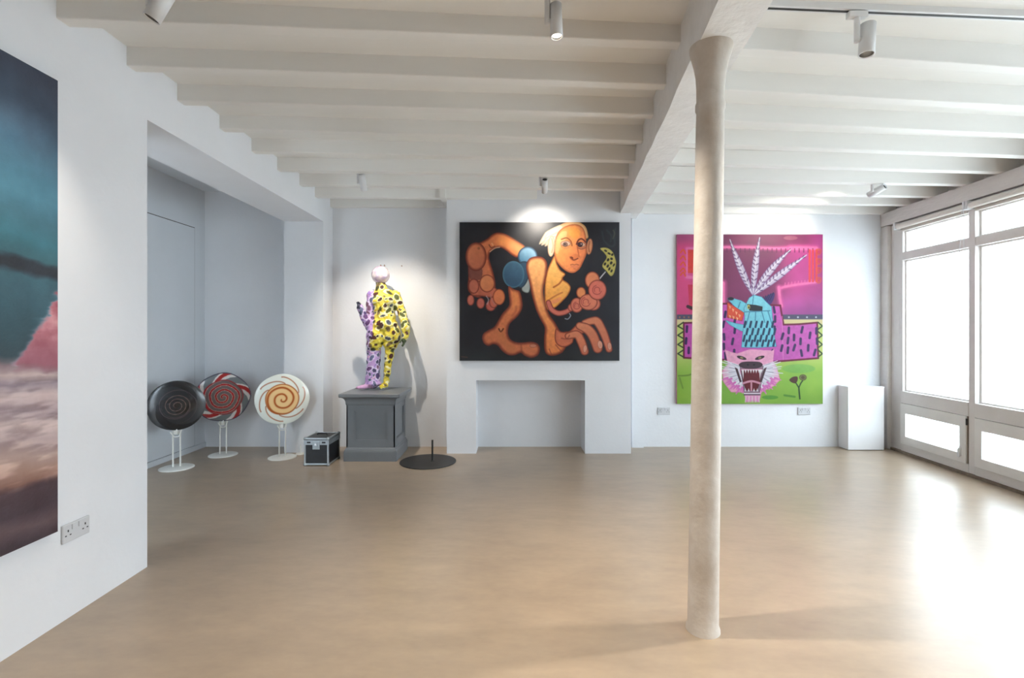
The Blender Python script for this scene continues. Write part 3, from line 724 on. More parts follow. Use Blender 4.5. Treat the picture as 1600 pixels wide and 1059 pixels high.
# ------------------------------------------------------------------ pink and green painting
def paint_beasts():
    K = 3.114
    O = lambda l: [(x, y) for x, y in l]
    c = Canvas(87, 80, 797, 907, 0.66, (150, 62, 110)); c.aa = 2.4
    n = fbm(c.h, c.w, 6, 5, 11, 4); n2 = fbm(c.h, c.w, 3, 3, 21, 4)
    def lay(mask, co): c.img[:] = c.img*(1-mask[..., None]) + np.asarray(co, float)*mask[..., None]
    X, Y = c.X, c.Y
    lay(sstep(150, 320, X)*(1-sstep(520, 640, X)), (122, 50, 92))
    lay(1-sstep(150, 240, X), (222, 76, 132)); lay((1-sstep(160, 230, X))*(1-sstep(90, 150, Y)), (186, 84, 132))
    lay(sstep(560, 700, X), (188, 70, 138)); lay(sstep(590, 600, X)*sstep(340, 420, Y), (186, 78, 150))
    lay(sstep(560, 640, X)*sstep(400, 470, Y), (160, 70, 140))
    lay((1-sstep(100, 180, Y))*sstep(300, 420, X)*(1-sstep(700, 790, X)), (140, 56, 100))
    c.img *= (0.9 + 0.22*n)[..., None]
    # meadow
    g = sstep(468, 474, Y); lay(g, (84, 78, 104))
    lay(sstep(492, 497, Y), (226, 206, 150)); lay(sstep(512, 530, Y), (190, 204, 110))
    lay(sstep(640, 760, Y), (142, 190, 72))
    low = sstep(520, 560, Y)
    c.img += (low*(n2-.5))[..., None]*np.array((70, 40, 30)) + (low*(n-.5))[..., None]*np.array((30, 26, 10))
    lay(0.4*sstep(700, 800, Y)*(1-sstep(90, 200, X)), (120, 170, 40))
    for k_ in range(10):
        c.ell((100+22*k_ if k_ < 3 else 500+44*(k_-3), 484), (4.5, 4.5), (190,190,205) if k_ > 2 else (160,110,90))
    c.ell((680,735), (80, 22), (110,180,90), ew=30, op=.5); c.ell((540,875), (40,10), (60,140,50), op=.6); c.stroke([(610,865),(660,872)], 5, (70,130,50), op=.7)
    c.stroke([(95,770),(150,765),(190,740)], 4, (90,120,40), op=.6); c.stroke([(100,780),(115,830)], 4, (90,120,40), op=.5)
    # neon lines, red bars and glyphs
    NE = (244, 118, 176)
    def neon(p, r): c.stroke(p, r*2.1, (226, 90, 160), op=.5, soft=8); c.stroke(p, r, NE, soft=3)
    neon([(300,143),(420,142),(560,148),(660,146),(768,148)], 6); neon([(640,147),(765,148)], 9)
    neon([(590,342),(640,330),(760,313)], 6); neon([(583,338),(588,390),(596,430)], 7)
    for x in range(612, 750, 16): c.stroke([(x, 335-(x-600)*.13), (x+2, 318-(x-600)*.13)], 2, NE, op=.7)
    for x in range(330, 760, 22): c.stroke([(x, 150), (x, 166)], 3, (104, 40, 84), op=.7)
    neon([(312,318),(312,415)], 9); neon([(135,148),(165,148),(230,146)], 6); neon([(135,150),(136,280)], 4); neon([(136,288),(175,290),(240,290)], 8)
    c.poly([(140,155),(235,155),(235,268),(140,268)], (234,70,62), None, smooth=False); c.poly([(140,325),(235,325),(235,450),(148,450)], (206,44,70), None, smooth=False, op=.8)
    for x in (733, 749, 766): c.stroke([(x, 158), (x, 308)], 5.5, (236, 72, 84))
    for y in (165, 212, 256, 304): c.poly([(766,y-14),(790,y-12),(786,y+12),(768,y+14)], (226,86,60), (240,120,70), 3, op=.6); c.ell((777, y), (5, 6), (214,60,110))
    for y in (165, 195, 225, 255, 275): c.stroke([(104,y+4),(118,y-10),(128,y+8)], 3.4, (240,96,50)); 
    c.stroke([(140,432),(160,440)], 8, (60,24,40)); c.ell((640,97), (34, 10), (190,120,130), ew=12, op=.5)
    # magenta beast
    body = [(120,512),(210,509),(302,506),(306,418),(420,418),(520,424),(590,426),(597,470),(606,520),(680,518),(770,510),(772,600),(775,684),(700,690),(600,698),(560,701),(440,697),(320,692),(220,688),(120,682)]
    c.poly(body, (200,78,172), (110,22,58), 7, hi=(206,92,180), light=(1,.2), smooth=False)
    c.stroke(body + [body[0]], 4.2, (112,20,54), smooth=False)
    c.stroke([(598,480),(602,600),(604,690)], 2.4, (230,130,196), op=.7)
    r_ = np.random.default_rng(5)
    D_ = []
    for x in list(range(140, 312, 44)) + list(range(318, 405, 44)) + list(range(560, 765, 34)):
        for j, y in enumerate(range(445, 680, 52)):
            yy = y + (26 if (x//34) % 2 else 0) + r_.uniform(-8, 8); xx = x + r_.uniform(-7, 7)
            if (yy < 530 and not (310 < xx < 585)) or yy > 672: continue
            D_.append((xx, yy))
    for x, y in D_: c.stroke([(x+r_.uniform(-3,5), y-13), (x+r_.uniform(-5,3), y+13)], 6.0, (54,24,84))
    for i in range(4):
        y = 523 + i*45
        for xs in ((118, 91), (774, 795)): c.stroke([(xs[0], y-14), (xs[1], y+4), (xs[0], y+20)], 3.4, (54,72,34), smooth=False)
    # feathers
    for tip, ctl in (((345,105),(395,250)), ((490,95),(462,240)), ((640,155),(530,250)), ((718,180),(580,280))):
        b0 = np.array((458,378)); t_ = np.array(tip); m_ = np.array(ctl)
        cur = [(1-t)**2*b0 + 2*t*(1-t)*m_ + t*t*t_ for t in np.linspace(0, 1, 16)]
        c.stroke(cur, [3,7,11,14,16,17,17,16,14,11,8,5,2], (190,178,202), (140,116,160), 6, hi=(206,196,216))
        for i in range(2, 15):
            p = cur[i]; d = cur[min(i+1, 15)] - cur[i-1]; d /= np.linalg.norm(d); q = np.array((-d[1], d[0]))
            w = np.interp(i/15, (0, .3, .55, 1), (5, 13, 16, 3))
            for sg in (-1, 1):
                if sg == 1 and i % 2: continue
                c.stroke([p + q*sg*2, p + q*sg*w + d*9], 2.6, (96,62,104), op=.85)
        c.stroke(cur, 1.6, (240,236,242), op=.8)
    # blue wolf
    BL = (112, 196, 216); BLE = (52, 110, 140)
    c.poly([(500,415),(520,385),(560,365),(556,400),(535,425)], (60,44,110), None, op=.9)
    for i in range(5): c.stroke([(490+i*12, 418-i*4), (508+i*12, 385-i*5)], 2.4, (40,30,80))
    c.poly([(320,497),(370,512),(412,520),(420,500),(424,560),(390,548),(340,520)], BL, BLE, 3, smooth=False)
    c.poly([(330,392),(352,388),(400,402),(430,420),(428,480),(400,462),(360,425)], BL, BLE, 3, smooth=False)
    c.ell((349,394), (15,8), (34,24,40))
    c.poly([(331,408),(415,462),(404,503),(330,486)], (222,78,48), (110,30,40), 4, smooth=False)
    for x, y in ((345,432),(360,446),(376,460),(392,474),(345,478),(362,482),(380,488)): c.poly([(x-6,y-6),(x+6,y),(x,y+14)], (244,170,120), None, smooth=False)
    c.poly([(412,440),(438,388),(462,374),(500,384),(524,410),(548,432),(552,470),(560,560),(572,628),(480,634),(400,632),(406,560),(416,480)], BL, BLE, 4, hi=(130,206,222), light=(-.3,-.9), smooth=False)
    c.poly([(428,420),(470,424),(504,432),(502,456),(440,452)], (34,34,40), None, smooth=False); c.ell((436,434), (7,11), (190,180,90)); c.ell((437,436), (3,5), (20,20,20))
    for l in ([(418,458),(540,452)], [(440,460),(425,520)], [(470,460),(468,500)], [(500,458),(515,510)], [(530,455),(550,520)], [(395,410),(385,438)], [(460,376),(455,420)]): c.stroke(l, 2.0, BLE, op=.9)
    for i, y in enumerate((520, 555, 588, 612)):
        for x in range(418 - i*2, 560 + i*4, 27):
            xx = x + (12 if i % 2 else 0); c.stroke([(xx+3, y-14), (xx-3, y+12)], 5.2, (24,52,84))
    # roaring pale pink cat
    PKK = (244, 168, 198)
    c.poly([(318,640),(345,652),(380,660),(440,640),(500,642),(535,660),(562,636),(556,700),(575,735),(590,790),(560,820),(500,850),(488,898),(455,890),(424,898),(412,852),(350,850),(312,800),(306,745),(335,715),(330,690)], PKK, (220,120,170), 4, smooth=False)
    for i in range(46):
        t = math.radians(-25 + i*(230/45)); cx_, cy_ = 448, 745
        if 75 < math.degrees(t) < 105: continue
        r0 = 62; r1 = 142 + 14*math.sin(i*2.3); tip = t > math.radians(20) and t < math.radians(160)
        p0 = (cx_+r0*math.cos(t)*1.0, cy_+r0*math.sin(t)*.8); p1 = (cx_+r1*math.cos(t), cy_+r1*math.sin(t)*.82)
        c.stroke([p0, p1], [6, 1.5], (240,238,244) if i % 2 else (226,214,228))
        if tip: c.stroke([((p0[0]+2*p1[0])/3, (p0[1]+2*p1[1])/3), p1], [6, 2], (226,118,190))
        if i % 3 == 0: c.stroke([p0, ((p0[0]+p1[0])/2, (p0[1]+p1[1])/2)], 1.3, (120,110,130), op=.7)
    c.poly([(330,648),(380,664),(440,642),(500,645),(550,650),(548,690),(500,690),(448,680),(400,690),(350,700)], PKK, None, smooth=True)
    c.poly([(392,722),(448,715),(508,722),(500,790),(490,852),(414,852),(404,790)], (150,120,138), (70,44,56), 4, smooth=False)
    for x0, s_ in ((368,1), (524,-1)): c.poly([(x0,728),(x0+s_*14,735),(x0+s_*34,800),(x0+s_*24,800)], (74,44,52), None, smooth=False)
    c.poly([(400,735),(500,735),(492,800),(478,842),(424,842),(408,800)], (104,18,30), (60,10,20), 4, smooth=False)
    c.stroke([(402,740),(450,738),(500,740)], 4, (226,150,176))
    for x in range(408, 500, 13): c.poly([(x-5,740),(x+5,740),(x,758)], (240,234,236), None, smooth=False)
    c.poly([(402,740),(412,740),(410,788)], (244,238,238), None, smooth=False); c.poly([(488,740),(498,740),(490,790)], (244,238,238), None, smooth=False)
    c.stroke([(410,806),(450,796),(490,806)], 5, (220,150,170)); c.stroke([(449,800),(449,842)], 4, (214,150,166))
    for x in (420,436,462,478): c.poly([(x-5,846),(x+5,846),(x,830)], (236,226,230), None, smooth=False)
    c.poly([(388,718),(405,703),(448,700),(490,703),(504,718),(480,733),(448,736),(412,733)], (70,44,56), (50,30,40), 3)
    c.ell((432,716), (5,4), (24,14,20)); c.ell((462,716), (5,4), (24,14,20))
    for x, an in ((402,.3), (490,-.3)): c.ell((x,682), (24,8), (52,36,44), ang=an); c.ell((x,682), (8,5), (150,130,90), ang=an)
    c.stroke([(414,862),(490,862)], 3, (80,60,80)); c.stroke([(414,856),(490,856)], 2.5, (236,232,240))
    for i in range(9): c.stroke([(422+i*8, 872), (420+i*8.4, 898)], 2.6, (240,150,206) if i % 2 else (246,206,226))
    # two-headed flower
    c.stroke([(685,882),(682,850),(680,826)], 3.6, (44,70,40)); c.stroke([(680,828),(668,808),(660,798)], 3, (44,70,40)); c.stroke([(681,826),(690,806),(698,795)], 3, (44,70,40))
    c.poly([(634,790),(650,776),(672,774),(674,792),(664,806),(646,802)], (84,52,40), (60,36,30), 3)
    c.ell((700,778), (18,15), (120,120,70), (70,60,36), 4); c.ell((700,778), (8,7), (96,80,50), (60,50,30), 2)
    return c
picture('painting', 'pink and green painting of a blue wolf and roaring pale cat', paint_beasts(),
        1.903, 3.585, 0.502, 2.456, 5.684, 0.034, M['paint2'], M['canvasw'], 0.82)

# ------------------------------------------------------------------ sea painting on the left wall
def sea_painting():
    Y1, Y0 = 2.223, 0.30; Z0, Z1 = 0.443, 2.476
    cols = np.concatenate([np.linspace(Y0, 1.86, 90)[:-1], np.linspace(1.86, Y1, 130)]); rows = 560
    zs = np.linspace(Z1, Z0, rows)
    S, Zg = np.meshgrid(Y1 - cols, zs)                 # S: distance from the right edge
    py = 102 + (Z1 - Zg) / (Z1 - Z0) * 746              # row scale read off the photo
    h, w = S.shape
    nb = fbm(h, w, 9, 3, 31, 5); ns = fbm(h, w, 70, 5, 41, 3); nf = fbm(h, w, 24, 9, 51, 4)
    pys = py + (nb-.5)*22 + S*30 + (ns-.5)*8
    stops = [(60,(48,56,72)),(120,(56,64,82)),(170,(58,74,94)),(225,(60,88,108)),(280,(64,108,128)),(310,(72,120,140)),(345,(62,106,122)),(380,(58,112,126)),(408,(54,96,106)),(415,(38,44,52)),(424,(38,44,52)),(433,(58,96,108)),(470,(56,92,104)),(520,(48,78,88)),(560,(44,66,74)),
             (574,(128,108,114)),(590,(190,168,166)),(604,(128,112,120)),(622,(186,164,162)),(645,(160,140,144)),(668,(198,176,172)),(690,(168,146,146)),(712,(196,170,162)),(736,(184,150,136)),(752,(150,112,100)),(764,(74,54,60)),(800,(66,50,58)),(822,(96,76,80)),(850,(60,46,54))]
    xs = [a for a, _ in stops]; img = np.stack([np.interp(pys, xs, [c_[k] for _, c_ in stops]) for k in range(3)], -1)
    # rosy cloud rising towards the right edge
    edge = 450 + S*560 + (nf-.5)*36 + (ns-.5)*40
    cl = sstep(0, 16, py - edge) * (1 - sstep(568, 590, pys))
    rosy = np.stack([182 + (nf-.5)*70 + (ns-.5)*50, 112 + (nf-.5)*80 + (ns-.5)*70, 122 + (nf-.5)*70 + (ns-.5)*60], -1)
    low = sstep(500, 570, py)[..., None]; rosy = rosy*(1-low) + np.array((160,98,112))*low
    img = img*(1-cl[..., None]) + rosy*cl[..., None]
    rim = np.exp(-((py-edge-6)/7)**2) * (py < 570); img += rim[..., None]*np.array((40,44,48))*nf[..., None]
    st = (sstep(.3, .7, ns)-.45)*.36*sstep(570, 600, py)*(1-sstep(750, 770, py)); img += st[..., None]*np.array((120,118,116))
    img += ((nf-.5)*22)[..., None] * np.array((.7, .9, 1.0))
    img += (np.exp(-((pys-232)/26)**2)*(nb-.35)*26)[..., None]*np.array((.2,.7,1))
    # local frame: x depth, y along the wall, origin at bottom near corner
    t = thing('painting', 'tall storm-sea painting in teal and rose, cut by the edge of the view', 'painting', (XL + 0.003, (Y0+Y1)/2, Z0))
    L = (Y1-Y0)/2
    MB().bbox(0.0, 0.0295, -L, L, 0, Z1-Z0, 0.002).build('canvas', M['canvasb'], t)
    pos = np.zeros((h, w, 3)); pos[..., 0] = 0.031; pos[..., 1] = (cols - (Y0+Y1)/2)[None, :]; pos[..., 2] = (zs - Z0)[:, None]
    me = grid_mesh('painted_face', pos); set_paint(me, img.reshape(-1, 3)); link('painted_face', me, M['paint3'], t)
sea_painting()

# ------------------------------------------------------------------ statue on its plinth
PX, PYc = -1.462, 5.345
pl = thing('plinth', 'grey panelled wooden plinth with moulded cap under the statue', 'plinth', (PX, PYc, 0))
HB, HS, HT = 0.272, 0.250, 0.312
def ringbox(prof):
    m = MB(); vs = []
    for hw, z in prof: vs += [(-hw, -hw, z), (hw, -hw, z), (hw, hw, z), (-hw, hw, z)]
    fs = [(0,3,2,1), tuple(4*(len(prof)-1)+i for i in range(4))]
    for k in range(len(prof)-1):
        for i in range(4): fs.append((k*4+i, k*4+(i+1)%4, (k+1)*4+(i+1)%4, (k+1)*4+i))
    return m.add(vs, fs)
ringbox([(HB, 0), (HB, 0.098), (HB-.004, 0.104), (HB-.004, 0.112), (HB-.010, 0.118), (HB-.012, 0.128), (HS+.002, 0.138)]).build('base', M['grey'], pl)
ringbox([(HS-.012, 0.12), (HS-.012, 0.60)]).build('shaft', M['grey'], pl)
prof = [(HS, 0.575), (HS+.006, 0.585), (HS+.008, 0.60)]
for k in range(9):
    t = k/8*math.pi/2; prof.append((HS+.008 + .046*(1-math.cos(t)), 0.602 + .058*math.sin(t)))
prof += [(HT-.004, 0.662), (HT, 0.668), (HT, 0.694), (HT-.004, 0.698)]
ringbox(prof).build('cap', M['grey'], pl)
# framed panels on the four faces
for q in range(4):
    m = MB(); z0, z1 = 0.135, 0.58; a = HS; b = HS - .012; st = 0.078
    for x0, x1, za, zb in ((-a, -a+st, z0, z1), (a-st, a, z0, z1), (-a+st, a-st, z1-.062, z1), (-a+st, a-st, z0, z0+.075)):
        m.box(x0, x1, -a, -b, za, zb)
    o = m.build('panel_frame', M['grey'], pl, rot=(0, 0, q*math.pi/2))
    mm = MB(); w = a-st; za, zb = z0+.075, z1-.062
    for i, (ix, iy) in enumerate(((0.0, 0.0), (0.012, 0.007))): pass
    mm.box(-w, -w+.01, -b-.008, -b, za, zb); mm.box(w-.01, w, -b-.008, -b, za, zb); mm.box(-w+.01, w-.01, -b-.008, -b, za, za+.01); mm.box(-w+.01, w-.01, -b-.008, -b, zb-.01, zb)
    mm.build('panel_bead', M['grey'], pl, rot=(0, 0, q*math.pi/2))

def statue():
    S_ = F / 5.43
    L = lambda px, py, y=0.0: Vector(((px-598)/S_, y, (609-py)/S_))
    t = thing('statue', 'patchwork figure in yellow and lilac print with a globe for a head', 'statue', ((598-CX)/F*5.43, 5.44, 0.714))
    m = MB()
    def cap(a, b, r0, r1, n=14):
        m.tube(a, b, r0, r1, n); m.ball(a, r0, n=8); m.ball(b, r1, n=8)
    def el(c, r, sc): m.ball(c, r, sc, n=12)
    # torso
    cap(L(594,446), L(597,460), .052, .07); el(L(598,463), .115, (1.1, .62, .62)); el(L(599,471), .165, (1.0, .60, .62)); el(L(599,482), .140, (1.0, .66, .75)); el(L(601,497), .122, (1.0, .75, .7))
    el(L(590,474,-.05), .06, (1,1,1)); el(L(609,474,-.05), .06, (1,1,1))
    # puffed breeches
    el(L(588,528,-.02), .108, (1.0, .9, 1.25)); el(L(612,526,.0), .105, (1.0, .9, 1.25)); el(L(600,510), .150, (1.0, .75, .65))
    el(L(585,541,-.02), .085, (1,1,.8)); el(L(610,542), .075, (1,1,.8))
    # lilac arm: upper arm down, forearm turned back up
    cap(L(582,464), L(579,488), .064, .055); cap(L(578,488), L(579,514,-.02), .048, .042); cap(L(579,516,-.03), L(573,500,-.09), .044, .042); cap(L(573,500,-.09), L(567,483,-.12), .042, .034)
    # yellow arm hanging, with a puffed cuff
    cap(L(617,464), L(627,488,.0), .058, .050); cap(L(627,488), L(634,510,-.04), .048, .046); el(L(635,516,-.05), .052, (1,1,1.2)); cap(L(635,522,-.05), L(635,529,-.06), .042, .038)
    # lilac trouser leg and shoe
    cap(L(584,548), L(583,575), .076, .074); cap(L(583,575), L(582,598), .074, .084); el(L(583,602,-.01), .095, (1,.9,.35)); cap(L(582,604,-.02), L(569,606.0,-.11), .032, .022)
    el(L(566,606.4,-.12), .03, (1.3,1.1,.6))
    # yellow leg and slipper
    cap(L(609,548), L(606,572), .052, .042); cap(L(606,572), L(604,590), .042, .036); cap(L(604,590), L(603,602), .034, .032); cap(L(603,604), L(599,606,-.09), .030, .024)
    ob = m.build('body', None)
    rm = ob.modifiers.new('remesh', 'REMESH'); rm.mode = 'VOXEL'; rm.voxel_size = 0.0085
    sm = ob.modifiers.new('smooth', 'SMOOTH'); sm.iterations = 4; sm.factor = 0.5
    dg = bpy.context.evaluated_depsgraph_get(); dg.update()
    me = bpy.data.meshes.new_from_object(ob.evaluated_get(dg)); old = ob.data
    bpy.data.objects.remove(ob); bpy.data.meshes.remove(old); me.name = 'body'
    N = len(me.vertices); co = np.zeros(N*3); me.vertices.foreach_get('co', co); co = co.reshape(-1, 3)
    me.polygons.foreach_set('use_smooth', [True]*len(me.polygons))
    # soft cloth folds
    r = np.random.default_rng(3)
    x, y, z = co.T
    wob = 0.004*np.sin(z*70 + 6*np.sin(x*25)) * np.sin(x*60 + y*40)
    nrm = np.zeros(N*3); me.vertices.foreach_get('normal', nrm); co2 = co + nrm.reshape(-1, 3)*wob[:, None]
    me.vertices.foreach_set('co', co2.ravel())
    lil = ((x < -.085) & (z > .56)) | ((z < .415) & (x < -.012 + .0*z)) | ((x < -.118) & (z > .42))
    # printed cotton: blotches and ovals
    pts = co[r.choice(N, 1500, replace=False)]; keep = []
    for p in pts:
        if all(np.sum((p-k)**2) > (.036+.03*((p[2]*7.3) % 1))**2 for k in keep): keep.append(p)
    keep = np.array(keep); rad = r.uniform(.010, .030, len(keep)); stx = r.uniform(.65, 1.5, len(keep)); sta = r.uniform(0, 3.14, len(keep)); kind = r.integers(0, 6, len(keep))
    df = co[:, None, :]-keep[None]; ua = df[..., 0]*np.cos(sta) + df[..., 2]*np.sin(sta); ub = -df[..., 0]*np.sin(sta) + df[..., 2]*np.cos(sta); D2 = np.sqrt((ua*stx)**2 + df[..., 1]**2 + (ub/stx)**2); j = D2.argmin(1); d = D2[np.arange(N), j]
    nn = 0.5 + 0.5*np.sin(x*38 + 3*np.sin(z*31))*np.sin(z*44 + 2*np.sin(y*40))
    yel = np.where(nn[:, None] > .55, np.array((222,206,84)), np.array((206,182,46))); yel = np.where((nn < .22)[:, None], np.array((228,220,168)), yel)
    pal = np.array(((66,40,36),(84,88,40),(80,84,92),(74,36,30),(60,62,36),(110,92,60)))
    inn = d < rad[j]; rim = (d < rad[j]*1.4) & ~inn
    cy = np.where(inn[:, None], pal[kind[j]], yel); cy = np.where(rim[:, None] & (kind[j] < 3)[:, None], np.array((232,226,176)), cy); cy = np.where(rim[:, None] & (kind[j] == 4)[:, None], np.array((120,110,40)), cy)
    li = np.where(nn[:, None] > .5, np.array((184,150,200)), np.array((150,122,184))); li = np.where((nn < .18)[:, None], np.array((214,170,198)), li)
    pal2 = np.array(((70,54,96),(92,96,128),(64,60,92),(104,70,120),(80,86,110),(120,84,110)))
    cl = np.where(inn[:, None], pal2[kind[j]], li); cl = np.where(rim[:, None], np.array((214,200,228)), cl)
    c = np.where(lil[:, None], cl, cy)
    foot = (z < .05) & (x < -.1); c = np.where(foot[:, None], np.array((206,160,196)), c)
    hd = (x < -.205) & (z > .87); c = np.where(hd[:, None], np.array((60,58,80)), c)
    set_paint(me, c); link('body', me, M['cloth'], t)
    # gloved hand with separate fingers
    g = MB(); w0 = L(634,529,-.06); 
    g.ball(L(633,534,-.062), .034, (.75, 1, 1), 10)
    for i, (dy, ln) in enumerate(((-.026,.042),(-.010,.050),(.006,.048),(.020,.040))):
        b = L(633,537,-.062) + Vector((0, dy, 0)); k = b + Vector((-.004, 0, -ln*.55)); e = k + Vector((-.014, 0, -ln*.42))
        g.path([b, (b+k)/2, k, e], [.0095,.009,.0085,.007], 8)
    b = L(630,533,-.08); g.path([b, b+Vector((-.012,-.014,-.018)), b+Vector((-.018,-.016,-.036))], [.010,.009,.007], 8)
    g.build('hand', mat('green_glove', col(66, 78, 48), 0.6, var=0.3, scale=40), t)
    # gloved fingers of the raised hand
    g = MB(); b = L(566.5,484,-.12); g.ball(b + Vector((-.002, -.006, .016)), .026, (.8, 1, 1), 10)
    for i, (dx, ln) in enumerate(((-.014,.030),(-.004,.036),(.006,.034),(.015,.026))):
        q = b + Vector((dx, -.008, .026)); g.path([q, q+Vector((-.003,-.004,ln*.5)), q+Vector((-.008,-.014,ln))], [.0085,.008,.0065], 8)
    g.build('hand', mat('dark_glove', col(58, 56, 74), 0.6, var=0.2, scale=40), t)
    # globe head
    hm = bpy.data.materials.new('globe_enamel'); hm.use_nodes = True; nt = hm.node_tree; pb = nt.nodes['Principled BSDF']
    pb.inputs['Roughness'].default_value = 0.22; pb.inputs['Metallic'].default_value = 0.35; pb.inputs['Coat Weight'].default_value = .5
    tc = nt.nodes.new('ShaderNodeTexCoord'); vo = nt.nodes.new('ShaderNodeTexNoise'); vo.inputs['Scale'].default_value = 9; vo.inputs['Detail'].default_value = 5
    rp = nt.nodes.new('ShaderNodeValToRGB'); e = rp.color_ramp.elements
    e[0].position = .42; e[0].color = (*col(196,176,196), 1); e[1].position = .55; e[1].color = (*col(240,226,224), 1)
    nt.links.new(tc.outputs['Object'], vo.inputs['Vector']); nt.links.new(vo.outputs['Fac'], rp.inputs['Fac']); nt.links.new(rp.outputs['Color'], pb.inputs['Base Color'])
    gl = MB(); gl.ball((0,0,0), .100, n=26); go = gl.build('globe', hm, t, loc=L(594.5,432))
    MB().tube((0,0,.097), (0,0,.112), .007, n=12).build('axis_pin', M['nail'], go)
    MB().lathe([(.034,-.108),(.040,-.102),(.030,-.090)], 20).build('collar', M['nail'], go)
statue()
for px, py in ((601, 414.5), (628, 415.5)):
    p = P(px, py, YB)
    o = MB().tube((0,0.002,0), (0,-0.012,0), .006, .007, n=10).build('wall_screw', M['nail'], loc=p)
    tag(o, 'small screw left in the alcove wall %s the globe head' % ('just above' if px < 610 else 'to the right above'), 'screw', 'wall screws above the statue')

# ------------------------------------------------------------------ flight case
fc = thing('flight_case', 'small black flight case with aluminium edging beside the grey plinth', 'case', (-1.945, 5.055, 0), -0.02)
w, d, h = .124, .150, .278
MB().box(-w+.004, w-.004, -d+.004, d-.004, .012, h-.004).build('panels', M['casebk'], fc)
def edge(p, q, tk=.017):
    """aluminium corner extrusion between two corners of the case"""
    m = MB(); p = Vector(p); q = Vector(q)
    lo = Vector((min(p.x,q.x), min(p.y,q.y), min(p.z,q.z))); hi = Vector((max(p.x,q.x), max(p.y,q.y), max(p.z,q.z)))
    for i, (s0, full) in enumerate(((w, 0), (d, 1))):
        if lo[full] == hi[full]:
            if lo[full] > 0: lo[full] = hi[full]-tk
            else: hi[full] = lo[full]+tk
    if lo.z == hi.z:
        if lo.z > h/2: lo.z = hi.z-tk
        else: hi.z = lo.z+tk
    m.bbox(lo.x, hi.x, lo.y, hi.y, lo.z, hi.z, .003); m.build('edge_profile', M['alu'], fc)
for x in (-w, w):
    for y in (-d, d): edge((x, y, .008), (x, y, h))
for z in (.008, h):
    for x in (-w, w): edge((x, -d, z), (x, d, z))
    for y in (-d, d): edge((-w, y, z), (w, y, z))
m = MB()
for x0, x1, y0, y1 in ((-w-.0015, w+.0015, -d-.0015, -d+.004), (-w-.0015, w+.0015, d-.004, d+.0015), (-w-.0015, -w+.004, -d, d), (w-.004, w+.0015, -d, d)): m.box(x0, x1, y0, y1, h-.068, h-.022)
m.build('lid_band', M['alu'], fc)
m = MB(); m.bbox(-.036, .036, -d-.008, -d-.001, h-.112, h-.03, .003); m.bbox(-.020, .020, -d-.014, -d-.006, h-.085, h-.045, .003); la = m.build('latch', M['alu'], fc)
MB().tube((0, -d-.02, h-.06), (0, -d-.012, h-.06), .011, n=14).build('latch_key', M['chrome'], la)
for x in (-.075, .075): MB().bbox(x-.018, x+.018, -d-.0035, -d-.001, h-.052, h-.036, .001).build('slot', M['casebk'], fc)
MB().path([(-.05, 0, h+.002), (-.045, 0, h+.016), (.045, 0, h+.016), (.05, 0, h+.002)], .008, 10).build('handle', M['casebk'], fc)
for x in (-w, w):
    for y in (-d, d):
        for z in (.012, h-.008): MB().ball((x*.93, y*.945, z), .017, n=8).build('corner_ball', M['alu'], fc)
for x in (-.09, .09):
    for y in (-.11, .11): MB().tube((x, y, 0), (x, y, .013), .012, n=12).build('foot', M['casebk'], fc)

# ------------------------------------------------------------------ black floor disc with peg
fd = thing('floor_stand', 'round black steel floor plate with a short upright peg', 'stand', (-0.862, 5.06, 0))
MB().lathe([(.284, 0), (.286, .002), (.286, .008), (.283, .010)], 64).build('disc', M['black'], fd)
MB().tube((.045, .0, .010), (.045, .0, .225), .0095, n=14).build('peg', M['black'], fd)
MB().lathe([(.022, .009), (.022, .013), (.013, .016)], 24, (.045, 0, 0)).build('collar', M['black'], fd)

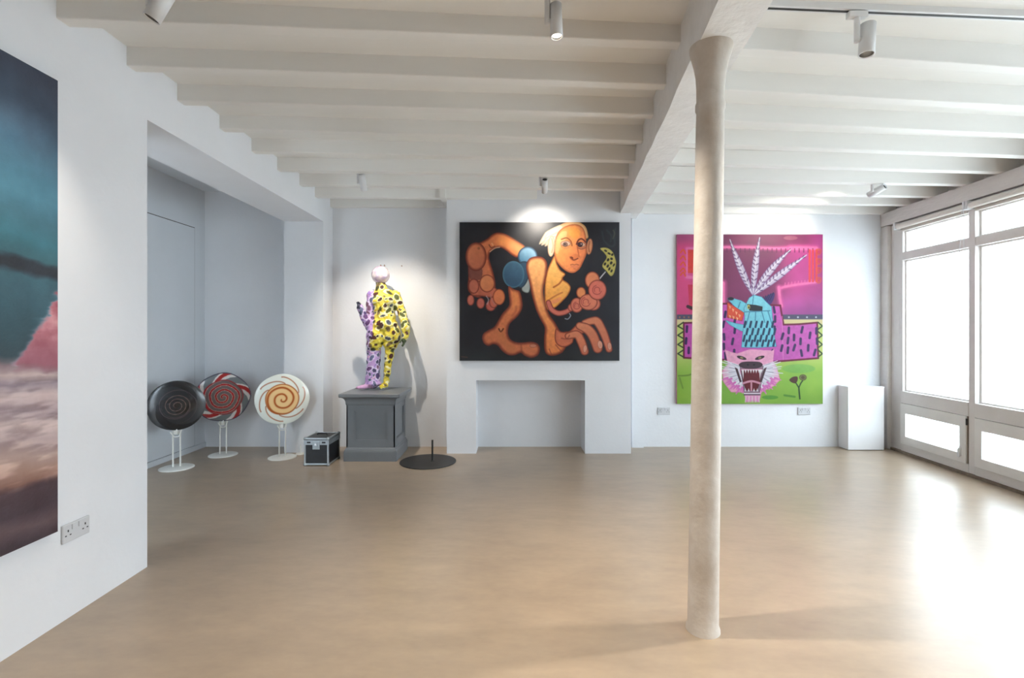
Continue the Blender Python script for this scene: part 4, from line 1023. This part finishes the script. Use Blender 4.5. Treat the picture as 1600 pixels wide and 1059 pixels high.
# ------------------------------------------------------------------ lollipop discs
def lolly(name, label, X, Y, Zc, R, fn, baseR, wob, rods=0.03, tilt=0.0, dxy=(0, 0)):
    t = thing('lollipop_sculpture', label, 'sculpture', (X, Y, 0), 0, 'giant lollipops on white stands')
    MB().lathe([(baseR, 0), (baseR, .006), (baseR*.9, .012), (baseR*.3, .016)], 48).build('base', M['stand'], t)
    face = math.atan2(-X, Y)      # turn to look back along the line to the viewer
    ca, sa = math.cos(face), math.sin(face)
    top = Zc - R*.97
    rot = lambda u, v, z: (u*ca - v*sa, u*sa + v*ca, z)
    for sgn in (-1, 1):
        st = MB(); st.path([rot(sgn*rods, 0.0, .012), rot(sgn*rods, 0.0, top*.72), rot(sgn*rods*1.0, .0, top - .01), rot(sgn*rods*.8, .012, top + .05)], .0075, 10); st.build('rod', M['stand'], t)
    br = MB(); br.path([rot(-rods*1.7, -.02, top-.02), rot(-rods*.6, -.028, top-.07), rot(rods*.6, -.028, top-.07), rot(rods*1.4, -.02, top-.005)], .006, 8)
    br.bbox(-.016, .016, -.02, .02, top-.05, top+.03, .004); br.build('clip', M['stand'], t)
    NR, NT = 72, 220
    rr = np.linspace(0, 1, NR); th = np.linspace(0, 2*math.pi, NT, endpoint=False)
    RR, TH = np.meshgrid(rr, th, indexing='ij')
    rim = 1 + wob*np.sin(TH*5 + .6) + wob*.5*np.sin(TH*3+1)
    u = R*RR*rim*np.cos(TH); z = R*RR*rim*np.sin(TH)
    dome = -.034*np.sqrt(np.clip(1-(RR*.985)**2, 0, 1)) - .012
    pos = np.zeros((2*NR, NT, 3))
    for s_, o in ((1, 0), (-1, NR)):
        v = dome if s_ == 1 else -dome*.6 
        sl = slice(o, o+NR); q = np.stack([u*ca - v*sa, u*sa + v*ca, Zc + z], -1)
        pos[sl] = q if s_ == 1 else q[::-1]
    n1 = 2*NR; vs = pos.reshape(-1, 3); idx = np.arange(n1*NT).reshape(n1, NT); nx = np.roll(idx, -1, 1)
    fs = np.stack([idx[:-1], nx[:-1], nx[1:], idx[1:]], -1).reshape(-1, 4)
    me = bpy.data.meshes.new('candy'); me.from_pydata(vs.tolist(), [], fs.tolist()); me.polygons.foreach_set('use_smooth', [True]*len(fs)); me.update()
    cc = fn(RR, TH); set_paint(me, np.concatenate([cc, cc[::-1]*.9]).reshape(-1, 3)); link('candy', me, M['candy'], t)
    return t
def mixc(a, b, t): return a*(1-t[..., None]) + b*t[..., None]
A_ = lambda *c: np.array(c, float)
def black_fn(r, t):
    sp = np.sin(t*1 + r*46); c = np.zeros(r.shape+(3,)) + A_(42,43,46)
    c = mixc(c, A_(30,30,34), sstep(.2, .8, np.sin(t*2 - r*9)))
    c = mixc(c, A_(136,112,106), sstep(.80, .98, sp)*(1-sstep(.40, .55, r))*.9)
    c = mixc(c, A_(96,82,86), sstep(.85, 1, np.sin(t + r*30))*sstep(.4, .55, r)*(1-sstep(.6, .78, r))*.8)
    c = mixc(c, A_(18,18,20), 1-sstep(.04, .12, r))
    c = mixc(c, A_(150,152,150), sstep(.985, .998, r)); return c
def red_fn(r, t):
    ph = (t + r*30) % (2*math.pi); c = np.zeros(r.shape+(3,)) + A_(120,104,104)
    c = mixc(c, A_(176,38,44), ((ph > 3.6) & (ph < 5.6)).astype(float)); c = mixc(c, A_(214,176,164), (((ph > 3.1) & (ph < 3.6)) | ((ph > 5.6) & (ph < 6.0))).astype(float))
    out = sstep(.70, .715, r); q = (t*5 + (r-.7)*9) % (2*math.pi); o = np.zeros(r.shape+(3,)) + A_(116,120,124)
    o = mixc(o, A_(226,218,214), ((q > 1.2) & (q < 2.4)).astype(float)); o = mixc(o, A_(178,34,38), ((q > 2.4) & (q < 4.0)).astype(float)); o = mixc(o, A_(230,222,216), ((q > 4.0) & (q < 4.6)).astype(float))
    c = mixc(c, o, out); c = mixc(c, A_(150,30,36), np.exp(-((r-.70)/.02)**2)); c = mixc(c, A_(84,78,96), sstep(.955, .975, r)); return c
def orange_fn(r, t):
    c = np.zeros(r.shape+(3,)) + A_(238,240,230); inn = 1-sstep(.58, .61, r)
    c = mixc(c, A_(246,206,146), inn); ph = (t - r*25 + .6) % (2*math.pi); w = .95+.3*r
    line = np.exp(-((ph-math.pi)/w)**2*1.6); c = mixc(c, A_(178,86,36), np.clip(line*1.25, 0, 1)*inn)
    c = mixc(c, A_(178,92,40), np.exp(-((r-.595)/.022)**2))
    for k in range(6):
        a0 = k*math.pi/3 + .35; tt = (t - a0) % (2*math.pi); rc = .62 + .26*np.clip(tt/1.15, 0, 1)**.8
        on = (tt < 1.25)*np.exp(-((r-rc)/.022)**2); c = mixc(c, A_(168,96,62), np.clip(on, 0, 1)*.9)
    return c
lolly('l1', 'black swirl lollipop disc on a white stand, nearest in the niche', -3.29, 4.835, .615, .242, black_fn, .150, .004)
lolly('l2', 'red and grey swirl lollipop disc on a white stand behind the black one', -3.13, 5.34, .629, .262, red_fn, .142, .018)
lolly('l3', 'cream lollipop disc with orange spiral on a white stand', -2.44, 5.235, .622, .266, orange_fn, .140, .008)
# small spare stand half hidden by the flight case
ss = thing('stand_base', 'small white stand base half hidden behind the flight case', 'stand', (-2.31, 5.385, 0))
MB().lathe([(.050, 0), (.050, .006), (.044, .011), (.012, .014)], 32).build('foot_plate', M['stand'], ss)
MB().tube((0, 0, .012), (0, 0, .10), .005, n=10).build('rod', M['stand'], ss)

# ------------------------------------------------------------------ white display box in the corner
wp = thing('display_plinth', 'plain white box plinth standing in the corner by the windows', 'plinth', (3.985, 5.63, 0))
m = MB(); m.bbox(-.202, .202, -.085, .085, 0.006, .700, .0015); m.build('carcass', M['white'], wp)
MB().bbox(-.204, .204, -.087, .087, .700, .716, .002).build('top_board', M['white'], wp)
MB().box(-.19, .19, -.078, .078, 0, .006).build('shadow_gap', M['dark'], wp)

# ------------------------------------------------------------------ double sockets
def socket(label, loc, rotz):
    t = thing('wall_socket', label, 'socket', loc, rotz, 'white double wall sockets')
    MB().bbox(-.073, .073, -.010, 0, -.043, .043, .004).build('plate', M['plate'], t)
    for s_ in (-1, 1):
        MB().bbox(s_*.018-.010, s_*.018+.010, -.0145, -.0095, .012, .036, .0015).build('switch', M['plate'], t)
        m = MB(); m.box(s_*.046-.003, s_*.046+.003, -.0108, -.009, .006, .016); m.box(s_*.046-.016, s_*.046-.008, -.0108, -.009, -.012, -.007); m.box(s_*.046+.008, s_*.046+.016, -.0108, -.009, -.012, -.007)
        m.build('pin_holes', M['hole'], t)
    return t
socket('white double socket low on the side wall beside the sea painting', (XL, 2.348, .402), math.pi/2)
socket('white double socket on the back wall left of the column', (P(1037, 642, YB).x, YB, .414), 0)
socket('white double socket on the back wall below the pink painting', (P(1256, 642, YB).x, YB, .414), 0)
